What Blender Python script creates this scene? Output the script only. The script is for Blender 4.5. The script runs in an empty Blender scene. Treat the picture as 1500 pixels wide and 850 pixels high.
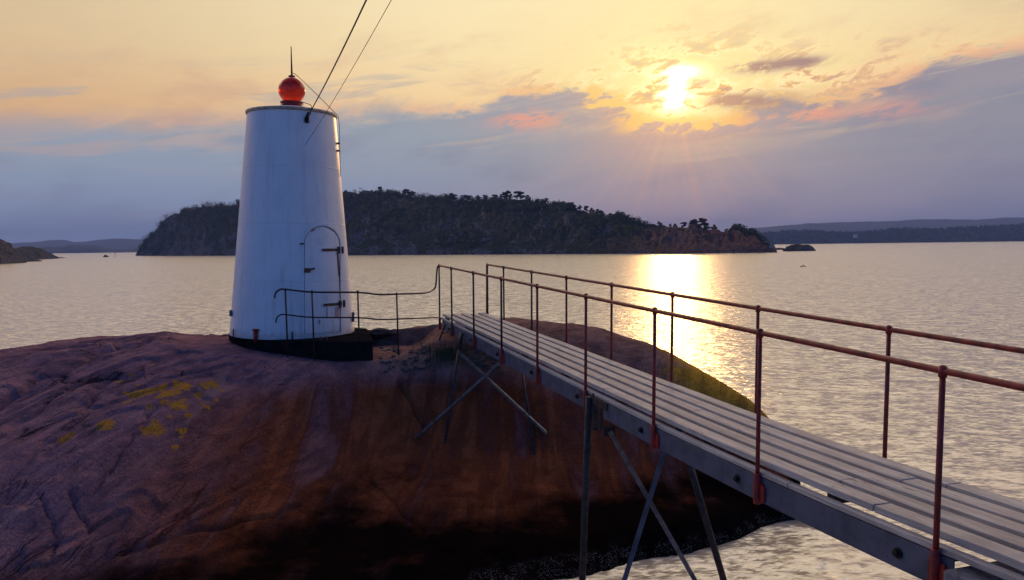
import bpy, bmesh, math, random
import numpy as np
from mathutils import Vector, Matrix, noise as mnoise

random.seed(7)
rng = np.random.default_rng(11)
scene = bpy.context.scene
COL = scene.collection

# ------------------------------------------------------------------ camera
F, PITCH, ROLL, H = 1150.0, -0.0564, 0.0132, 4.1
cam_d = bpy.data.cameras.new('camera')
cam = bpy.data.objects.new('camera', cam_d)
COL.objects.link(cam)
cam_d.sensor_width = 36.0
cam_d.lens = F / 1500.0 * 36.0
cam_d.clip_start = 0.05
cam_d.clip_end = 30000.0
RC = Matrix.Rotation(math.pi / 2 + PITCH, 3, 'X') @ Matrix.Rotation(-ROLL, 3, 'Z')
cam.matrix_world = Matrix.Translation((0, 0, H)) @ RC.to_4x4()
scene.camera = cam


def ray(px, py):
    return (RC @ Vector(((px - 750) / F, -(py - 425) / F, -1.0)))


def at(px, py, Y):
    """survey helper: the place seen at a photo pixel when it stands Y metres ahead"""
    d = ray(px, py)
    return Vector((0, 0, H)) + d * (Y / d.y)


def project(P):
    """numpy Nx3 -> photo pixels"""
    R = np.array(RC)
    L = (P - np.array([0, 0, H])) @ R
    return 750 + F * L[:, 0] / -L[:, 2], 425 - F * L[:, 1] / -L[:, 2]


def lin(r, g, b):
    f = lambda c: (c / 255) / 12.92 if c / 255 <= 0.04045 else ((c / 255 + 0.055) / 1.055) ** 2.4
    return (f(r), f(g), f(b), 1.0)


# ------------------------------------------------------------------ node helpers
class NT:
    def __init__(s, tree):
        s.t = tree

    def n(s, typ, **kw):
        nd = s.t.nodes.new(typ)
        for k, v in kw.items():
            setattr(nd, k, v)
        return nd

    def put(s, sock, v):
        if isinstance(v, bpy.types.NodeSocket):
            s.t.links.new(v, sock)
        elif v is not None:
            if hasattr(sock, 'default_value'):
                if sock.type in ('RGBA',) and isinstance(v, (tuple, list)) and len(v) == 3:
                    v = (*v, 1.0)
                sock.default_value = v

    def m(s, op, a, b=None, c=None, clamp=False):
        nd = s.n('ShaderNodeMath', operation=op, use_clamp=clamp)
        s.put(nd.inputs[0], a)
        s.put(nd.inputs[1], b)
        if c is not None:
            s.put(nd.inputs[2], c)
        return nd.outputs[0]

    def add(s, a, b): return s.m('ADD', a, b)
    def sub(s, a, b): return s.m('SUBTRACT', a, b)
    def mul(s, a, b): return s.m('MULTIPLY', a, b)

    def step(s, v, lo, hi, a=0.0, b=1.0, kind='SMOOTHSTEP'):
        nd = s.n('ShaderNodeMapRange', interpolation_type=kind)
        nd.clamp = True if kind == 'LINEAR' else nd.clamp
        s.put(nd.inputs['Value'], v)
        s.put(nd.inputs['From Min'], lo)
        s.put(nd.inputs['From Max'], hi)
        s.put(nd.inputs['To Min'], a)
        s.put(nd.inputs['To Max'], b)
        return nd.outputs[0]

    def mix(s, f, a, b, mode='MIX'):
        nd = s.n('ShaderNodeMix', data_type='RGBA', blend_type=mode)
        s.put(nd.inputs[0], f)
        s.put(nd.inputs[6], a)
        s.put(nd.inputs[7], b)
        return nd.outputs[2]

    def xyz(s, x, y, z):
        nd = s.n('ShaderNodeCombineXYZ')
        s.put(nd.inputs[0], x); s.put(nd.inputs[1], y); s.put(nd.inputs[2], z)
        return nd.outputs[0]

    def sep(s, v):
        nd = s.n('ShaderNodeSeparateXYZ')
        s.put(nd.inputs[0], v)
        return nd.outputs

    def mapping(s, v, loc=(0, 0, 0), rot=(0, 0, 0), scl=(1, 1, 1)):
        if any(rot):                      # turn first, then stretch
            r0 = s.n('ShaderNodeMapping')
            s.put(r0.inputs[0], v)
            r0.inputs[2].default_value = rot
            v = r0.outputs[0]
        nd = s.n('ShaderNodeMapping')
        s.put(nd.inputs[0], v)
        nd.inputs[1].default_value = loc
        nd.inputs[3].default_value = scl
        return nd.outputs[0]

    def noise(s, v, scale, detail=4, rough=0.55, dist=0.0, lac=2.0):
        nd = s.n('ShaderNodeTexNoise')
        s.put(nd.inputs['Vector'], v)
        nd.inputs['Scale'].default_value = scale
        nd.inputs['Detail'].default_value = detail
        nd.inputs['Roughness'].default_value = rough
        nd.inputs['Distortion'].default_value = dist
        nd.inputs['Lacunarity'].default_value = lac
        return nd.outputs[0]

    def voronoi(s, v, scale, feature='F1', rnd=1.0):
        nd = s.n('ShaderNodeTexVoronoi', feature=feature)
        s.put(nd.inputs['Vector'], v)
        nd.inputs['Scale'].default_value = scale
        nd.inputs['Randomness'].default_value = rnd
        return nd.outputs['Distance']

    def ramp(s, v, stops, interp='LINEAR'):
        nd = s.n('ShaderNodeValToRGB')
        cr = nd.color_ramp
        cr.interpolation = interp
        while len(cr.elements) < len(stops):
            cr.elements.new(0.5)
        for e, (p, c) in zip(cr.elements, stops):
            e.position = p
            e.color = c if len(c) == 4 else (*c, 1)
        s.put(nd.inputs[0], v)
        return nd.outputs[0]

    def curve(s, v, pts):
        nd = s.n('ShaderNodeFloatCurve')
        c = nd.mapping.curves[0]
        c.points[0].location = pts[0]
        c.points[1].location = pts[-1]
        for p in pts[1:-1]:
            c.points.new(*p)
        nd.mapping.update()
        s.put(nd.inputs['Value'], v)
        return nd.outputs[0]

    def bump(s, h, strength, dist, normal=None):
        nd = s.n('ShaderNodeBump')
        nd.inputs['Strength'].default_value = strength
        nd.inputs['Distance'].default_value = dist
        s.put(nd.inputs['Height'], h)
        if normal is not None:
            s.put(nd.inputs['Normal'], normal)
        return nd.outputs[0]


def new_mat(name):
    m = bpy.data.materials.new(name)
    m.use_nodes = True
    t = NT(m.node_tree)
    b = m.node_tree.nodes['Principled BSDF']
    return m, t, b


def pos_of(t):
    return t.n('ShaderNodeNewGeometry').outputs['Position']


def obj_of(t):
    return t.n('ShaderNodeTexCoord').outputs['Object']


def plain(name, c, rough=0.5, metal=0.0, var=0.25, scale=6.0, bump=0.0, c2=None, spec=0.5, thr=(0.35, 0.7), scl=(1, 1, 1)):
    """a painted / worn surface: two tones broken up by noise, with bump"""
    m, t, b = new_mat(name)
    p = t.mapping(obj_of(t), scl=scl)
    n = t.noise(p, scale, 6, 0.6)
    cc2 = c2 if c2 else tuple(x * (1 - var) for x in c[:3])
    col = t.mix(t.step(n, thr[0], thr[1]), (*c[:3], 1), (*cc2[:3], 1))
    t.put(b.inputs['Base Color'], col)
    t.put(b.inputs['Roughness'], t.step(n, 0.3, 0.7, max(rough - 0.08, 0.02), min(rough + 0.1, 1)))
    b.inputs['Metallic'].default_value = metal
    b.inputs['Specular IOR Level'].default_value = spec
    if bump:
        t.put(b.inputs['Normal'], t.bump(t.noise(p, scale * 5, 4), 0.6, bump))
    return m


# ------------------------------------------------------------------ object helpers
def tag(o, label=None, cat=None, group=None, kind=None):
    if label: o['label'] = label
    if cat: o['category'] = cat
    if group: o['group'] = group
    if kind: o['kind'] = kind
    return o


def empty(name, loc, rot=None):
    o = bpy.data.objects.new(name, None)
    o.empty_display_size = 0.3
    COL.objects.link(o)
    o.location = loc
    if rot: o.rotation_euler = rot
    return o


class MB:
    """collects shapes for ONE mesh object"""
    def __init__(s):
        s.v, s.f, s.sm = [], [], []

    def _add(s, vs, fs, smooth=False):
        k = len(s.v)
        s.v += [tuple(v) for v in vs]
        s.f += [tuple(i + k for i in f) for f in fs]
        s.sm += [smooth] * len(fs)

    def box(s, c, size, M=None):
        x, y, z = (d / 2 for d in size)
        vs = [Vector((sx * x, sy * y, sz * z)) for sz in (-1, 1) for sy in (-1, 1) for sx in (-1, 1)]
        if M is not None: vs = [M @ v for v in vs]
        vs = [v + Vector(c) for v in vs]
        s._add(vs, [(0, 2, 3, 1), (4, 5, 7, 6), (0, 1, 5, 4), (2, 6, 7, 3), (0, 4, 6, 2), (1, 3, 7, 5)])

    def bar(s, a, b, w, h, up=(0, 0, 1)):
        """rectangular bar from a to b"""
        a, b = Vector(a), Vector(b)
        d = (b - a).normalized()
        sx = d.cross(Vector(up))
        if sx.length < 1e-4: sx = d.cross(Vector((1, 0, 0)))
        sx.normalize()
        sz = sx.cross(d)
        vs = []
        for p in (a, b):
            for i, j in ((-1, -1), (1, -1), (1, 1), (-1, 1)):
                vs.append(p + sx * (i * w / 2) + sz * (j * h / 2))
        s._add(vs, [(0, 1, 2, 3), (7, 6, 5, 4), (0, 4, 5, 1), (1, 5, 6, 2), (2, 6, 7, 3), (3, 7, 4, 0)])

    def sweep(s, a, b, w, h, step=0.5, off=None):
        """rectangular board from a to b that follows the sag given by off(y)"""
        n = max(1, int(abs(b[1] - a[1]) / step))
        vs, fs = [], []
        for k in range(n + 1):
            u = k / n
            x, y, z = (a[i] + (b[i] - a[i]) * u for i in range(3))
            z += off(y) if off else 0
            vs += [(x - w / 2, y, z - h / 2), (x + w / 2, y, z - h / 2), (x + w / 2, y, z + h / 2), (x - w / 2, y, z + h / 2)]
        for k in range(n):
            for i in range(4):
                j = (i + 1) % 4
                fs.append((4 * k + i, 4 * k + 4 + i, 4 * k + 4 + j, 4 * k + j))
        fs += [(0, 1, 2, 3), (4 * n + 3, 4 * n + 2, 4 * n + 1, 4 * n)]
        s._add(vs, fs)

    def tube(s, pts, r, n=10, caps=True):
        pts = [Vector(p) for p in pts]
        rs = r if isinstance(r, (list, tuple)) else [r] * len(pts)
        vs, fs = [], []
        ref = None
        for i, p in enumerate(pts):
            a = pts[max(i - 1, 0)]; b = pts[min(i + 1, len(pts) - 1)]
            d = (b - a).normalized()
            if ref is None:
                ref = d.cross(Vector((0, 0, 1)))
                if ref.length < 0.05: ref = d.cross(Vector((1, 0, 0)))
            ref = (ref - d * ref.dot(d)).normalized()
            bi = d.cross(ref)
            for k in range(n):
                an = 2 * math.pi * k / n
                vs.append(p + (ref * math.cos(an) + bi * math.sin(an)) * rs[i])
        for i in range(len(pts) - 1):
            for k in range(n):
                k2 = (k + 1) % n
                fs.append((i * n + k, i * n + k2, (i + 1) * n + k2, (i + 1) * n + k))
        s._add(vs, fs, True)
        if caps:
            k0 = len(s.v) - len(vs)
            s.f += [tuple(k0 + k for k in reversed(range(n))), tuple(k0 + len(vs) - n + k for k in range(n))]
            s.sm += [False, False]

    def lathe(s, prof, c=(0, 0, 0), n=64, closed=True):
        vs, fs = [], []
        for r, z in prof:
            for k in range(n):
                an = 2 * math.pi * k / n
                vs.append((c[0] + r * math.cos(an), c[1] + r * math.sin(an), c[2] + z))
        for i in range(len(prof) - 1):
            for k in range(n):
                k2 = (k + 1) % n
                fs.append((i * n + k, i * n + k2, (i + 1) * n + k2, (i + 1) * n + k))
        s._add(vs, fs, True)

    def grid(s, P, smooth=True):
        """P: list of rows of points"""
        r, c = len(P), len(P[0])
        vs = [p for row in P for p in row]
        fs = [(i * c + j, i * c + j + 1, (i + 1) * c + j + 1, (i + 1) * c + j) for i in range(r - 1) for j in range(c - 1)]
        s._add(vs, fs, smooth)

    def ico(s, c, r, sub=2, jit=0.0, scl=(1, 1, 1), seed=0):
        bm = bmesh.new()
        bmesh.ops.create_icosphere(bm, subdivisions=sub, radius=1.0)
        vs = []
        for v in bm.verts:
            k = 1 + jit * mnoise.noise(v.co * 1.7 + Vector((seed * 3.1, seed, 0)))
            vs.append((c[0] + v.co.x * r * scl[0] * k, c[1] + v.co.y * r * scl[1] * k, c[2] + v.co.z * r * scl[2] * k))
        fs = [tuple(v.index for v in f.verts) for f in bm.faces]
        bm.free()
        s._add(vs, fs, True)

    def build(s, name, m, parent=None, bevel=0.0, seg=2, world=False):
        me = bpy.data.meshes.new(name)
        me.from_pydata(s.v, [], s.f)
        me.polygons.foreach_set('use_smooth', s.sm)
        me.materials.append(m)
        me.update()
        o = bpy.data.objects.new(name, me)
        COL.objects.link(o)
        if parent is not None:
            o.parent = parent
            if world:
                o.matrix_parent_inverse = Matrix.LocRotScale(parent.location, parent.rotation_euler, None).inverted()
        if bevel:
            b = o.modifiers.new('bevel', 'BEVEL')
            b.width = bevel; b.segments = seg; b.limit_method = 'ANGLE'; b.angle_limit = math.radians(40)
            b.harden_normals = False
        return o


def np_mesh(name, V, Fq, m, smooth=True):
    me = bpy.data.meshes.new(name)
    me.vertices.add(len(V))
    me.vertices.foreach_set('co', np.asarray(V, np.float32).ravel())
    k = Fq.shape[1]
    me.loops.add(Fq.size)
    me.loops.foreach_set('vertex_index', Fq.astype(np.int32).ravel())
    me.polygons.add(len(Fq))
    me.polygons.foreach_set('loop_start', np.arange(0, Fq.size, k, dtype=np.int32))
    me.polygons.foreach_set('loop_total', np.full(len(Fq), k, np.int32))
    me.polygons.foreach_set('use_smooth', np.full(len(Fq), smooth, bool))
    me.update(calc_edges=True)
    me.validate()
    me.materials.append(m)
    o = bpy.data.objects.new(name, me)
    COL.objects.link(o)
    return o


def grid_faces(r, c):
    i, j = np.meshgrid(np.arange(r - 1), np.arange(c - 1), indexing='ij')
    a = (i * c + j).ravel()
    return np.stack([a, a + 1, a + c + 1, a + c], 1)


def vnoise(X, Y, Z=None, seed=0):
    """vectorised value noise, ~[-1,1]"""
    Z = np.zeros_like(X) if Z is None else Z
    xi, yi, zi = np.floor(X).astype(np.int64), np.floor(Y).astype(np.int64), np.floor(Z).astype(np.int64)
    fx, fy, fz = X - xi, Y - yi, Z - zi
    sx, sy, sz = (q * q * q * (q * (q * 6 - 15) + 10) for q in (fx, fy, fz))

    def h(a, b, c):
        n = (a * 374761393 + b * 668265263 + c * 2147483647 + seed * 974711) & 0x7fffffff
        n = ((n ^ (n >> 13)) * 1274126177) & 0x7fffffff
        n = (n ^ (n >> 16))
        return (n & 0xffff) / 32767.5 - 1
    r = 0
    for dx in (0, 1):
        for dy in (0, 1):
            for dz in (0, 1):
                w = (sx if dx else 1 - sx) * (sy if dy else 1 - sy) * (sz if dz else 1 - sz)
                r = r + w * h(xi + dx, yi + dy, zi + dz)
    return r


def fbm(X, Y, Z=None, oct=5, gain=0.5, seed=0):
    a, r, f = 1.0, 0, 1.0
    for o in range(oct):
        r = r + a * vnoise(X * f + o * 17.3, Y * f + o * 5.7, None if Z is None else Z * f, seed + o)
        a *= gain; f *= 2.03
    return r


# ------------------------------------------------------------------ world: sunset sky
SUN_PX = (988, 138)
sd = ray(*SUN_PX).normalized()
SUN_AZ, SUN_EL = math.atan2(sd.x, sd.y), math.asin(sd.z)


def azel(px, py):
    d = ray(px, py).normalized()
    return math.atan2(d.x, d.y), math.asin(d.z)


def build_world():
    w = bpy.data.worlds.new('World')
    scene.world = w
    w.use_nodes = True
    t = NT(w.node_tree)
    bg = w.node_tree.nodes['Background']
    bg.inputs['Strength'].default_value = 0.1
    sky = t.n('ShaderNodeTexSky', sky_type='NISHITA')
    sky.sun_disc = False
    sky.sun_elevation = SUN_EL
    sky.sun_rotation = SUN_AZ
    sky.air_density = 1.2
    sky.dust_density = 1.0
    sky.ozone_density = 3.0
    d = t.n('ShaderNodeTexCoord').outputs['Generated']
    x, y, z = t.sep(d)
    az = t.m('ARCTAN2', x, y)
    el = t.m('ARCSINE', z)
    ae = t.xyz(az, el, 0.0)
    # noises that break up the clouds (stretched sideways, tilted up to the right)
    n_big = t.noise(t.mapping(ae, rot=(0, 0, -0.16), scl=(5, 15, 1)), 1.0, 7, 0.6, 0.3)
    n_mid = t.noise(t.mapping(ae, loc=(3, 1, 0), rot=(0, 0, -0.22), scl=(13, 32, 1)), 1.0, 9, 0.66, 0.9)
    n_fine = t.noise(t.mapping(ae, loc=(7, 2, 0), rot=(0, 0, -0.25), scl=(34, 80, 1)), 1.0, 7, 0.62, 0.7)
    c = lambda n: t.sub(n, 0.5)
    ds_az, ds_el = t.sub(az, SUN_AZ), t.sub(el, SUN_EL)
    ds2 = t.add(t.mul(ds_az, ds_az), t.mul(t.mul(ds_el, ds_el), 1.25))
    ds = t.m('SQRT', ds2)

    def gauss(v2, sig): return t.m('EXPONENT', t.mul(v2, -1.0 / (sig * sig)))
    g_wide = t.m('EXPONENT', t.mul(ds, -1.0 / 0.16))
    g_mid = gauss(ds2, 0.11)
    near_sun = gauss(ds2, 0.2)

    def spot(px, py, sa, se):
        a0, e0 = azel(px, py)
        a = t.mul(t.sub(az, a0), 1.0 / sa); e = t.mul(t.sub(el, e0), 1.0 / se)
        return t.m('EXPONENT', t.mul(t.add(t.mul(a, a), t.mul(e, e)), -1.0))

    # --- edge of the low cloud bank
    edge_px = [(-900, 175), (-200, 182), (0, 186), (150, 182), (300, 178), (420, 172), (520, 162), (690, 160), (722, 150), (745, 137), (800, 133), (880, 143),
               (915, 155), (935, 182), (985, 192), (1050, 189), (1085, 165), (1110, 148), (1200, 143), (1290, 122), (1350, 98), (1420, 82), (1500, 68), (1700, 40), (2400, 60)]
    A0, A1 = -1.1, 1.1
    E0, E1 = 0.0, 0.4
    pts = []
    for p in edge_px:
        a, e = azel(*p)
        pts.append(((a - A0) / (A1 - A0), (e - E0) / (E1 - E0)))
    edge = t.curve(t.step(az, A0, A1, kind='LINEAR'), pts)
    edge = t.add(t.mul(edge, E1 - E0), E0)
    rough_amt = t.step(az, -0.40, 0.0, 0.70, 1.0)
    wob = t.add(t.mul(c(n_big), 0.030), t.add(t.mul(c(n_mid), 0.055), t.mul(c(n_fine), 0.024)))
    dd = t.add(t.sub(el, edge), t.mul(wob, t.mul(rough_amt, t.add(0.75, t.mul(near_sun, 0.9)))))
    wid = t.step(az, -0.25, 0.03, 0.024, 0.0055)
    bank = t.sub(1.0, t.step(dd, t.mul(wid, -1.0), wid))
    st2 = t.noise(t.mapping(ae, loc=(2, 9, 0), rot=(0, 0, -0.10), scl=(4.5, 40, 1)), 1.0, 7, 0.62, 0.6)
    e2 = t.mul(t.add(dd, 0.022), 1 / 0.030)
    gap = t.mul(t.step(st2, 0.50, 0.64), t.m('EXPONENT', t.mul(t.mul(e2, e2), -1.0)))
    bank = t.mul(bank, t.sub(1.0, t.mul(gap, t.sub(t.step(az, -0.3, 0.0, 0.30, 0.6), t.mul(near_sun, 0.55)))))
    e3 = t.mul(t.add(dd, -0.030), 1 / 0.030)
    veil = t.mul(t.mul(t.step(st2, 0.48, 0.36), t.m('EXPONENT', t.mul(t.mul(e3, e3), -1.0))), t.step(az, 0.10, -0.1))
    bank = t.m('MAXIMUM', bank, t.mul(veil, 0.45))
    # --- clear sky above; unseen bright band higher up is added to light the water
    top = t.ramp(t.step(el, 0.08, 1.5, kind='LINEAR'),
                 [(0.0, lin(236, 186, 162)), (0.03, lin(248, 196, 154)), (0.06, lin(255, 212, 154)), (0.11, lin(255, 230, 178)), (0.155, lin(254, 234, 188)),
                  (0.20, (2.3, 1.85, 1.25, 1)), (0.27, (3.4, 2.7, 1.85, 1)), (0.42, (2.2, 1.8, 1.4, 1)), (0.65, lin(190, 182, 196)), (1.0, lin(130, 145, 200))])
    side = t.step(t.m('ABSOLUTE', t.sub(az, 0.12)), 0.1, 0.75)
    top = t.mix(t.mul(side, 0.75), top, t.mix(1.0, top, lin(208, 198, 200), 'MULTIPLY'))
    top = t.mix(t.mul(g_wide, 0.85), top, lin(255, 234, 160))
    cir = t.step(n_mid, 0.36, 0.70)
    top = t.mix(t.mul(cir, t.add(0.14, t.mul(near_sun, 0.3))), top, t.mix(near_sun, lin(250, 212, 162), lin(255, 240, 165)))
    dark_c = t.mul(t.step(n_big, 0.50, 0.66), t.mul(t.step(el, 0.34, 0.16), 0.42))
    top = t.mix(dark_c, top, lin(205, 158, 136))
    # torn lit cloud above the bank, brightest round the sun
    cd = t.add(n_mid, t.add(t.mul(c(n_fine), 0.60), t.mul(c(n_big), 0.35)))
    reg = t.m('MAXIMUM', t.m('MAXIMUM', spot(1015, 132, 0.13, 0.050), t.mul(spot(1170, 112, 0.15, 0.032), 0.95)),
              t.m('MAXIMUM', t.mul(spot(1370, 86, 0.16, 0.026), 0.7), t.mul(spot(850, 122, 0.09, 0.022), 0.7)))
    hot = t.ramp(cd, [(0.30, lin(255, 234, 150)), (0.45, lin(255, 238, 160)), (0.535, (1.35, 1.15, 0.62)), (0.565, lin(255, 214, 120)), (0.60, lin(232, 166, 98)), (0.66, lin(182, 142, 122)), (0.80, lin(158, 132, 130))])
    mild = t.ramp(cd, [(0.30, lin(246, 208, 156)), (0.43, lin(255, 228, 166)), (0.53, lin(250, 202, 146)), (0.62, lin(220, 172, 146)), (0.74, lin(170, 150, 152))])
    top = t.mix(t.mul(reg, 0.95), top, t.mix(gauss(ds2, 0.19), mild, hot))
    # --- the bank itself
    low = t.ramp(t.step(el, 0.0, 0.25, kind='LINEAR'),
                 [(0.0, lin(158, 152, 170)), (0.16, lin(156, 154, 172)), (0.40, lin(148, 158, 168)), (0.62, lin(152, 161, 168)), (0.8, lin(174, 164, 166)), (1.0, lin(188, 166, 160))])
    left_blue = t.step(az, 0.25, -0.35)
    low = t.mix(t.mul(left_blue, 0.7), low, t.mix(t.step(el, 0.0, 0.16), lin(126, 152, 190), lin(154, 168, 183)))
    low = t.mix(t.mul(t.step(az, 0.22, 0.50), 0.6), low, lin(140, 134, 150))
    pinkish = t.mul(t.m('EXPONENT', t.mul(t.mul(ds_az, ds_az), -1 / 0.045)), t.step(el, 0.26, 0.0))
    low = t.mix(t.mul(pinkish, 0.42), low, lin(176, 142, 146))
    low = t.mix(t.mul(g_mid, 0.55), low, lin(226, 150, 118))
    low = t.mix(t.mul(t.step(n_big, 0.46, 0.66), 0.38), low, lin(122, 126, 148))
    streak = t.noise(t.mapping(ae, loc=(1, 5, 0), scl=(4, 46, 1)), 1.0, 5, 0.55)
    low = t.mix(t.mul(t.step(streak, 0.45, 0.75), 0.13), low, lin(196, 170, 172))
    # rays fanning down from the gap
    ang = t.m('ARCTAN2', ds_az, t.mul(ds_el, -1.0))
    rn = t.noise(t.xyz(t.mul(ang, 3.2), 0.0, 0.0), 2.3, 2, 0.5)
    raym = t.mul(t.mul(t.step(rn, 0.38, 0.70), t.m('EXPONENT', t.mul(t.mul(ang, ang), -1.1))), t.m('EXPONENT', t.mul(ds, -1 / 0.15)))
    low = t.mix(t.mul(t.mul(raym, t.step(ds_el, 0.0, -0.03)), 0.45), low, lin(238, 170, 140))
    front = t.mix(t.mul(bank, 0.97), top, low)
    # --- glowing edge of the bank
    lin_w = t.mul(t.add(dd, -0.004), 1 / 0.0075)
    lining = t.mul(t.m('EXPONENT', t.mul(t.mul(lin_w, lin_w), -1.0)), t.step(n_mid, 0.36, 0.6))
    lining = t.mul(lining, t.add(t.step(az, -0.45, -0.05, 0.10, 0.42), t.mul(gauss(ds2, 0.15), 1.6)))
    front = t.mix(t.m('MINIMUM', lining, 1.0), front, t.mix(near_sun, lin(246, 176, 140), lin(255, 214, 112)))
    # --- lit cloud scraps inside the bank
    scr = t.add(spot(775, 176, 0.045, 0.011), t.add(t.mul(spot(1192, 168, 0.03, 0.008), 0.9),
          t.add(t.mul(spot(1300, 160, 0.05, 0.010), 0.55), t.add(t.mul(spot(1050, 180, 0.065, 0.011), 1.25), t.add(t.mul(spot(930, 172, 0.03, 0.016), 1.2), t.mul(spot(985, 186, 0.05, 0.007), 1.2))))))
    scr = t.mul(scr, t.step(t.add(n_mid, t.mul(c(n_fine), 0.8)), 0.38, 0.54))
    front = t.mix(t.m('MINIMUM', t.mul(scr, 0.85), 1.0), front, t.mix(g_mid, lin(246, 160, 130), lin(255, 210, 100)))
    drk = t.add(spot(1112, 98, 0.040, 0.008), t.add(t.mul(spot(1180, 90, 0.026, 0.006), 0.8), t.add(t.mul(spot(1018, 121, 0.016, 0.007), 0.9),
          t.add(t.mul(spot(1110, 148, 0.045, 0.010), 0.9), t.mul(spot(1062, 146, 0.02, 0.007), 0.8)))))
    drk = t.mul(drk, t.step(t.add(n_mid, t.mul(c(n_fine), 0.7)), 0.36, 0.50))
    front = t.mix(t.m('MINIMUM', t.mul(drk, 1.15), 1.0), front, t.mix(g_mid, lin(164, 136, 132), lin(196, 146, 112)))
    # --- the sun itself behind thin torn cloud
    core = t.add(spot(986, 144, 0.017, 0.013), t.add(t.mul(spot(998, 106, 0.022, 0.007), 0.9), t.mul(spot(994, 124, 0.009, 0.014), 0.8)))
    core = t.mul(core, t.step(cd, 0.68, 0.50, 0.10, 1.0))
    glow = t.mix(t.m('MINIMUM', core, 1.0), (0, 0, 0, 1), (3.4, 2.6, 1.25, 1))
    g_tight = t.m('EXPONENT', t.mul(ds, -1.0 / 0.045))
    glow = t.mix(1.0, glow, t.mix(t.mul(g_tight, 0.50), (0, 0, 0, 1), (1.0, 0.62, 0.18, 1)), 'ADD')
    halo = t.mul(g_wide, 0.14)
    glow = t.mix(1.0, glow, t.mix(halo, (0, 0, 0, 1), (1.0, 0.62, 0.22, 1)), 'ADD')
    front = t.mix(1.0, front, glow, 'ADD')
    # --- away from the sun: the clear blue evening sky
    back = t.mix(1.0, sky.outputs[0], (BACK[0], BACK[1], BACK[2], 1), 'MULTIPLY')
    yy = t.step(y, -0.08, 0.60)
    f10 = t.mix(1.0, front, (10, 10, 10, 1), 'MULTIPLY')
    t.put(bg.inputs['Color'], t.mix(yy, back, f10))


BACK = (0.42, 0.84, 1.80)
build_world()

sun_d = bpy.data.lights.new('sun', 'SUN')
sun_d.energy = 0.5
sun_d.color = (1.0, 0.52, 0.18)
sun_d.angle = math.radians(2.5)
sun_o = bpy.data.objects.new('sun', sun_d)
COL.objects.link(sun_o)
sun_o.rotation_euler = (-sd).to_track_quat('-Z', 'Y').to_euler()

# ------------------------------------------------------------------ water
def water_mat():
    m, t, b = new_mat('sea_water')
    p = pos_of(t)
    b.inputs['Base Color'].default_value = (0.480, 0.395, 0.280, 1)
    b.inputs['IOR'].default_value = 2.2
    b.inputs['Roughness'].default_value = 0.20
    n1 = t.noise(t.mapping(p, rot=(0, 0, 0.35), scl=(0.7, 1.15, 1)), 2.3, 3, 0.5, 0.5)
    n2 = t.noise(t.mapping(p, rot=(0, 0, -0.2), scl=(0.8, 1.3, 1)), 6.5, 4, 0.55, 0.5)
    n3 = t.noise(t.mapping(p, rot=(0, 0, 0.1), scl=(0.3, 0.6, 1)), 0.16, 3, 0.5)
    nr = t.bump(n3, 1.0, 0.12)
    nr = t.bump(n1, 1.0, 0.022, nr)
    nr = t.bump(n2, 1.0, 0.018, nr)

    def slopes(scale, amt, rz_):
        nd = t.n('ShaderNodeTexNoise')
        t.put(nd.inputs['Vector'], t.mapping(p, rot=(0, 0, rz_), scl=(0.75, 1.25, 1)))
        nd.inputs['Scale'].default_value = scale
        nd.inputs['Detail'].default_value = 2.5
        a = t.n('ShaderNodeVectorMath', operation='SUBTRACT')
        t.put(a.inputs[0], nd.outputs['Color']); a.inputs[1].default_value = (0.5, 0.5, 0.5)
        q = t.n('ShaderNodeVectorMath', operation='MULTIPLY')
        t.put(q.inputs[0], a.outputs[0]); q.inputs[1].default_value = (amt, amt, 0)
        return q.outputs[0]
    for sc_, am_, rz_ in ((2.4, 0.55, 0.3), (8.0, 0.60, -0.2)):
        v = t.n('ShaderNodeVectorMath', operation='ADD')
        t.put(v.inputs[0], nr); t.put(v.inputs[1], slopes(sc_, am_, rz_))
        nr = v.outputs[0]
    nz = t.n('ShaderNodeVectorMath', operation='NORMALIZE')
    t.put(nz.inputs[0], nr)
    nr = nz.outputs[0]
    t.put(b.inputs['Normal'], nr)
    return m


MB_ = MB()
S = 5200.0
MB_._add([(-S, -600, 0), (S, -600, 0), (S, S, 0), (-S, S, 0)], [(0, 1, 2, 3)])
tag(MB_.build('sea', water_mat()), kind='structure')

# ------------------------------------------------------------------ skerry the tower stands on
_lr = random.Random(3)
LICHEN = [(_lr.gauss(245, 38), _lr.gauss(583, 22), _lr.uniform(.03, .075)) for _ in range(34)] + [(205, 578, .16), (222, 572, .13), (248, 575, .17), (262, 594, .15), (266, 566, .16), (195, 547, .10), (312, 564, .11), (300, 566, .09), (224, 631, .17), (266, 630, .09), (155, 622, .14), (96, 640, .13), (238, 580, .12)]

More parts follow.
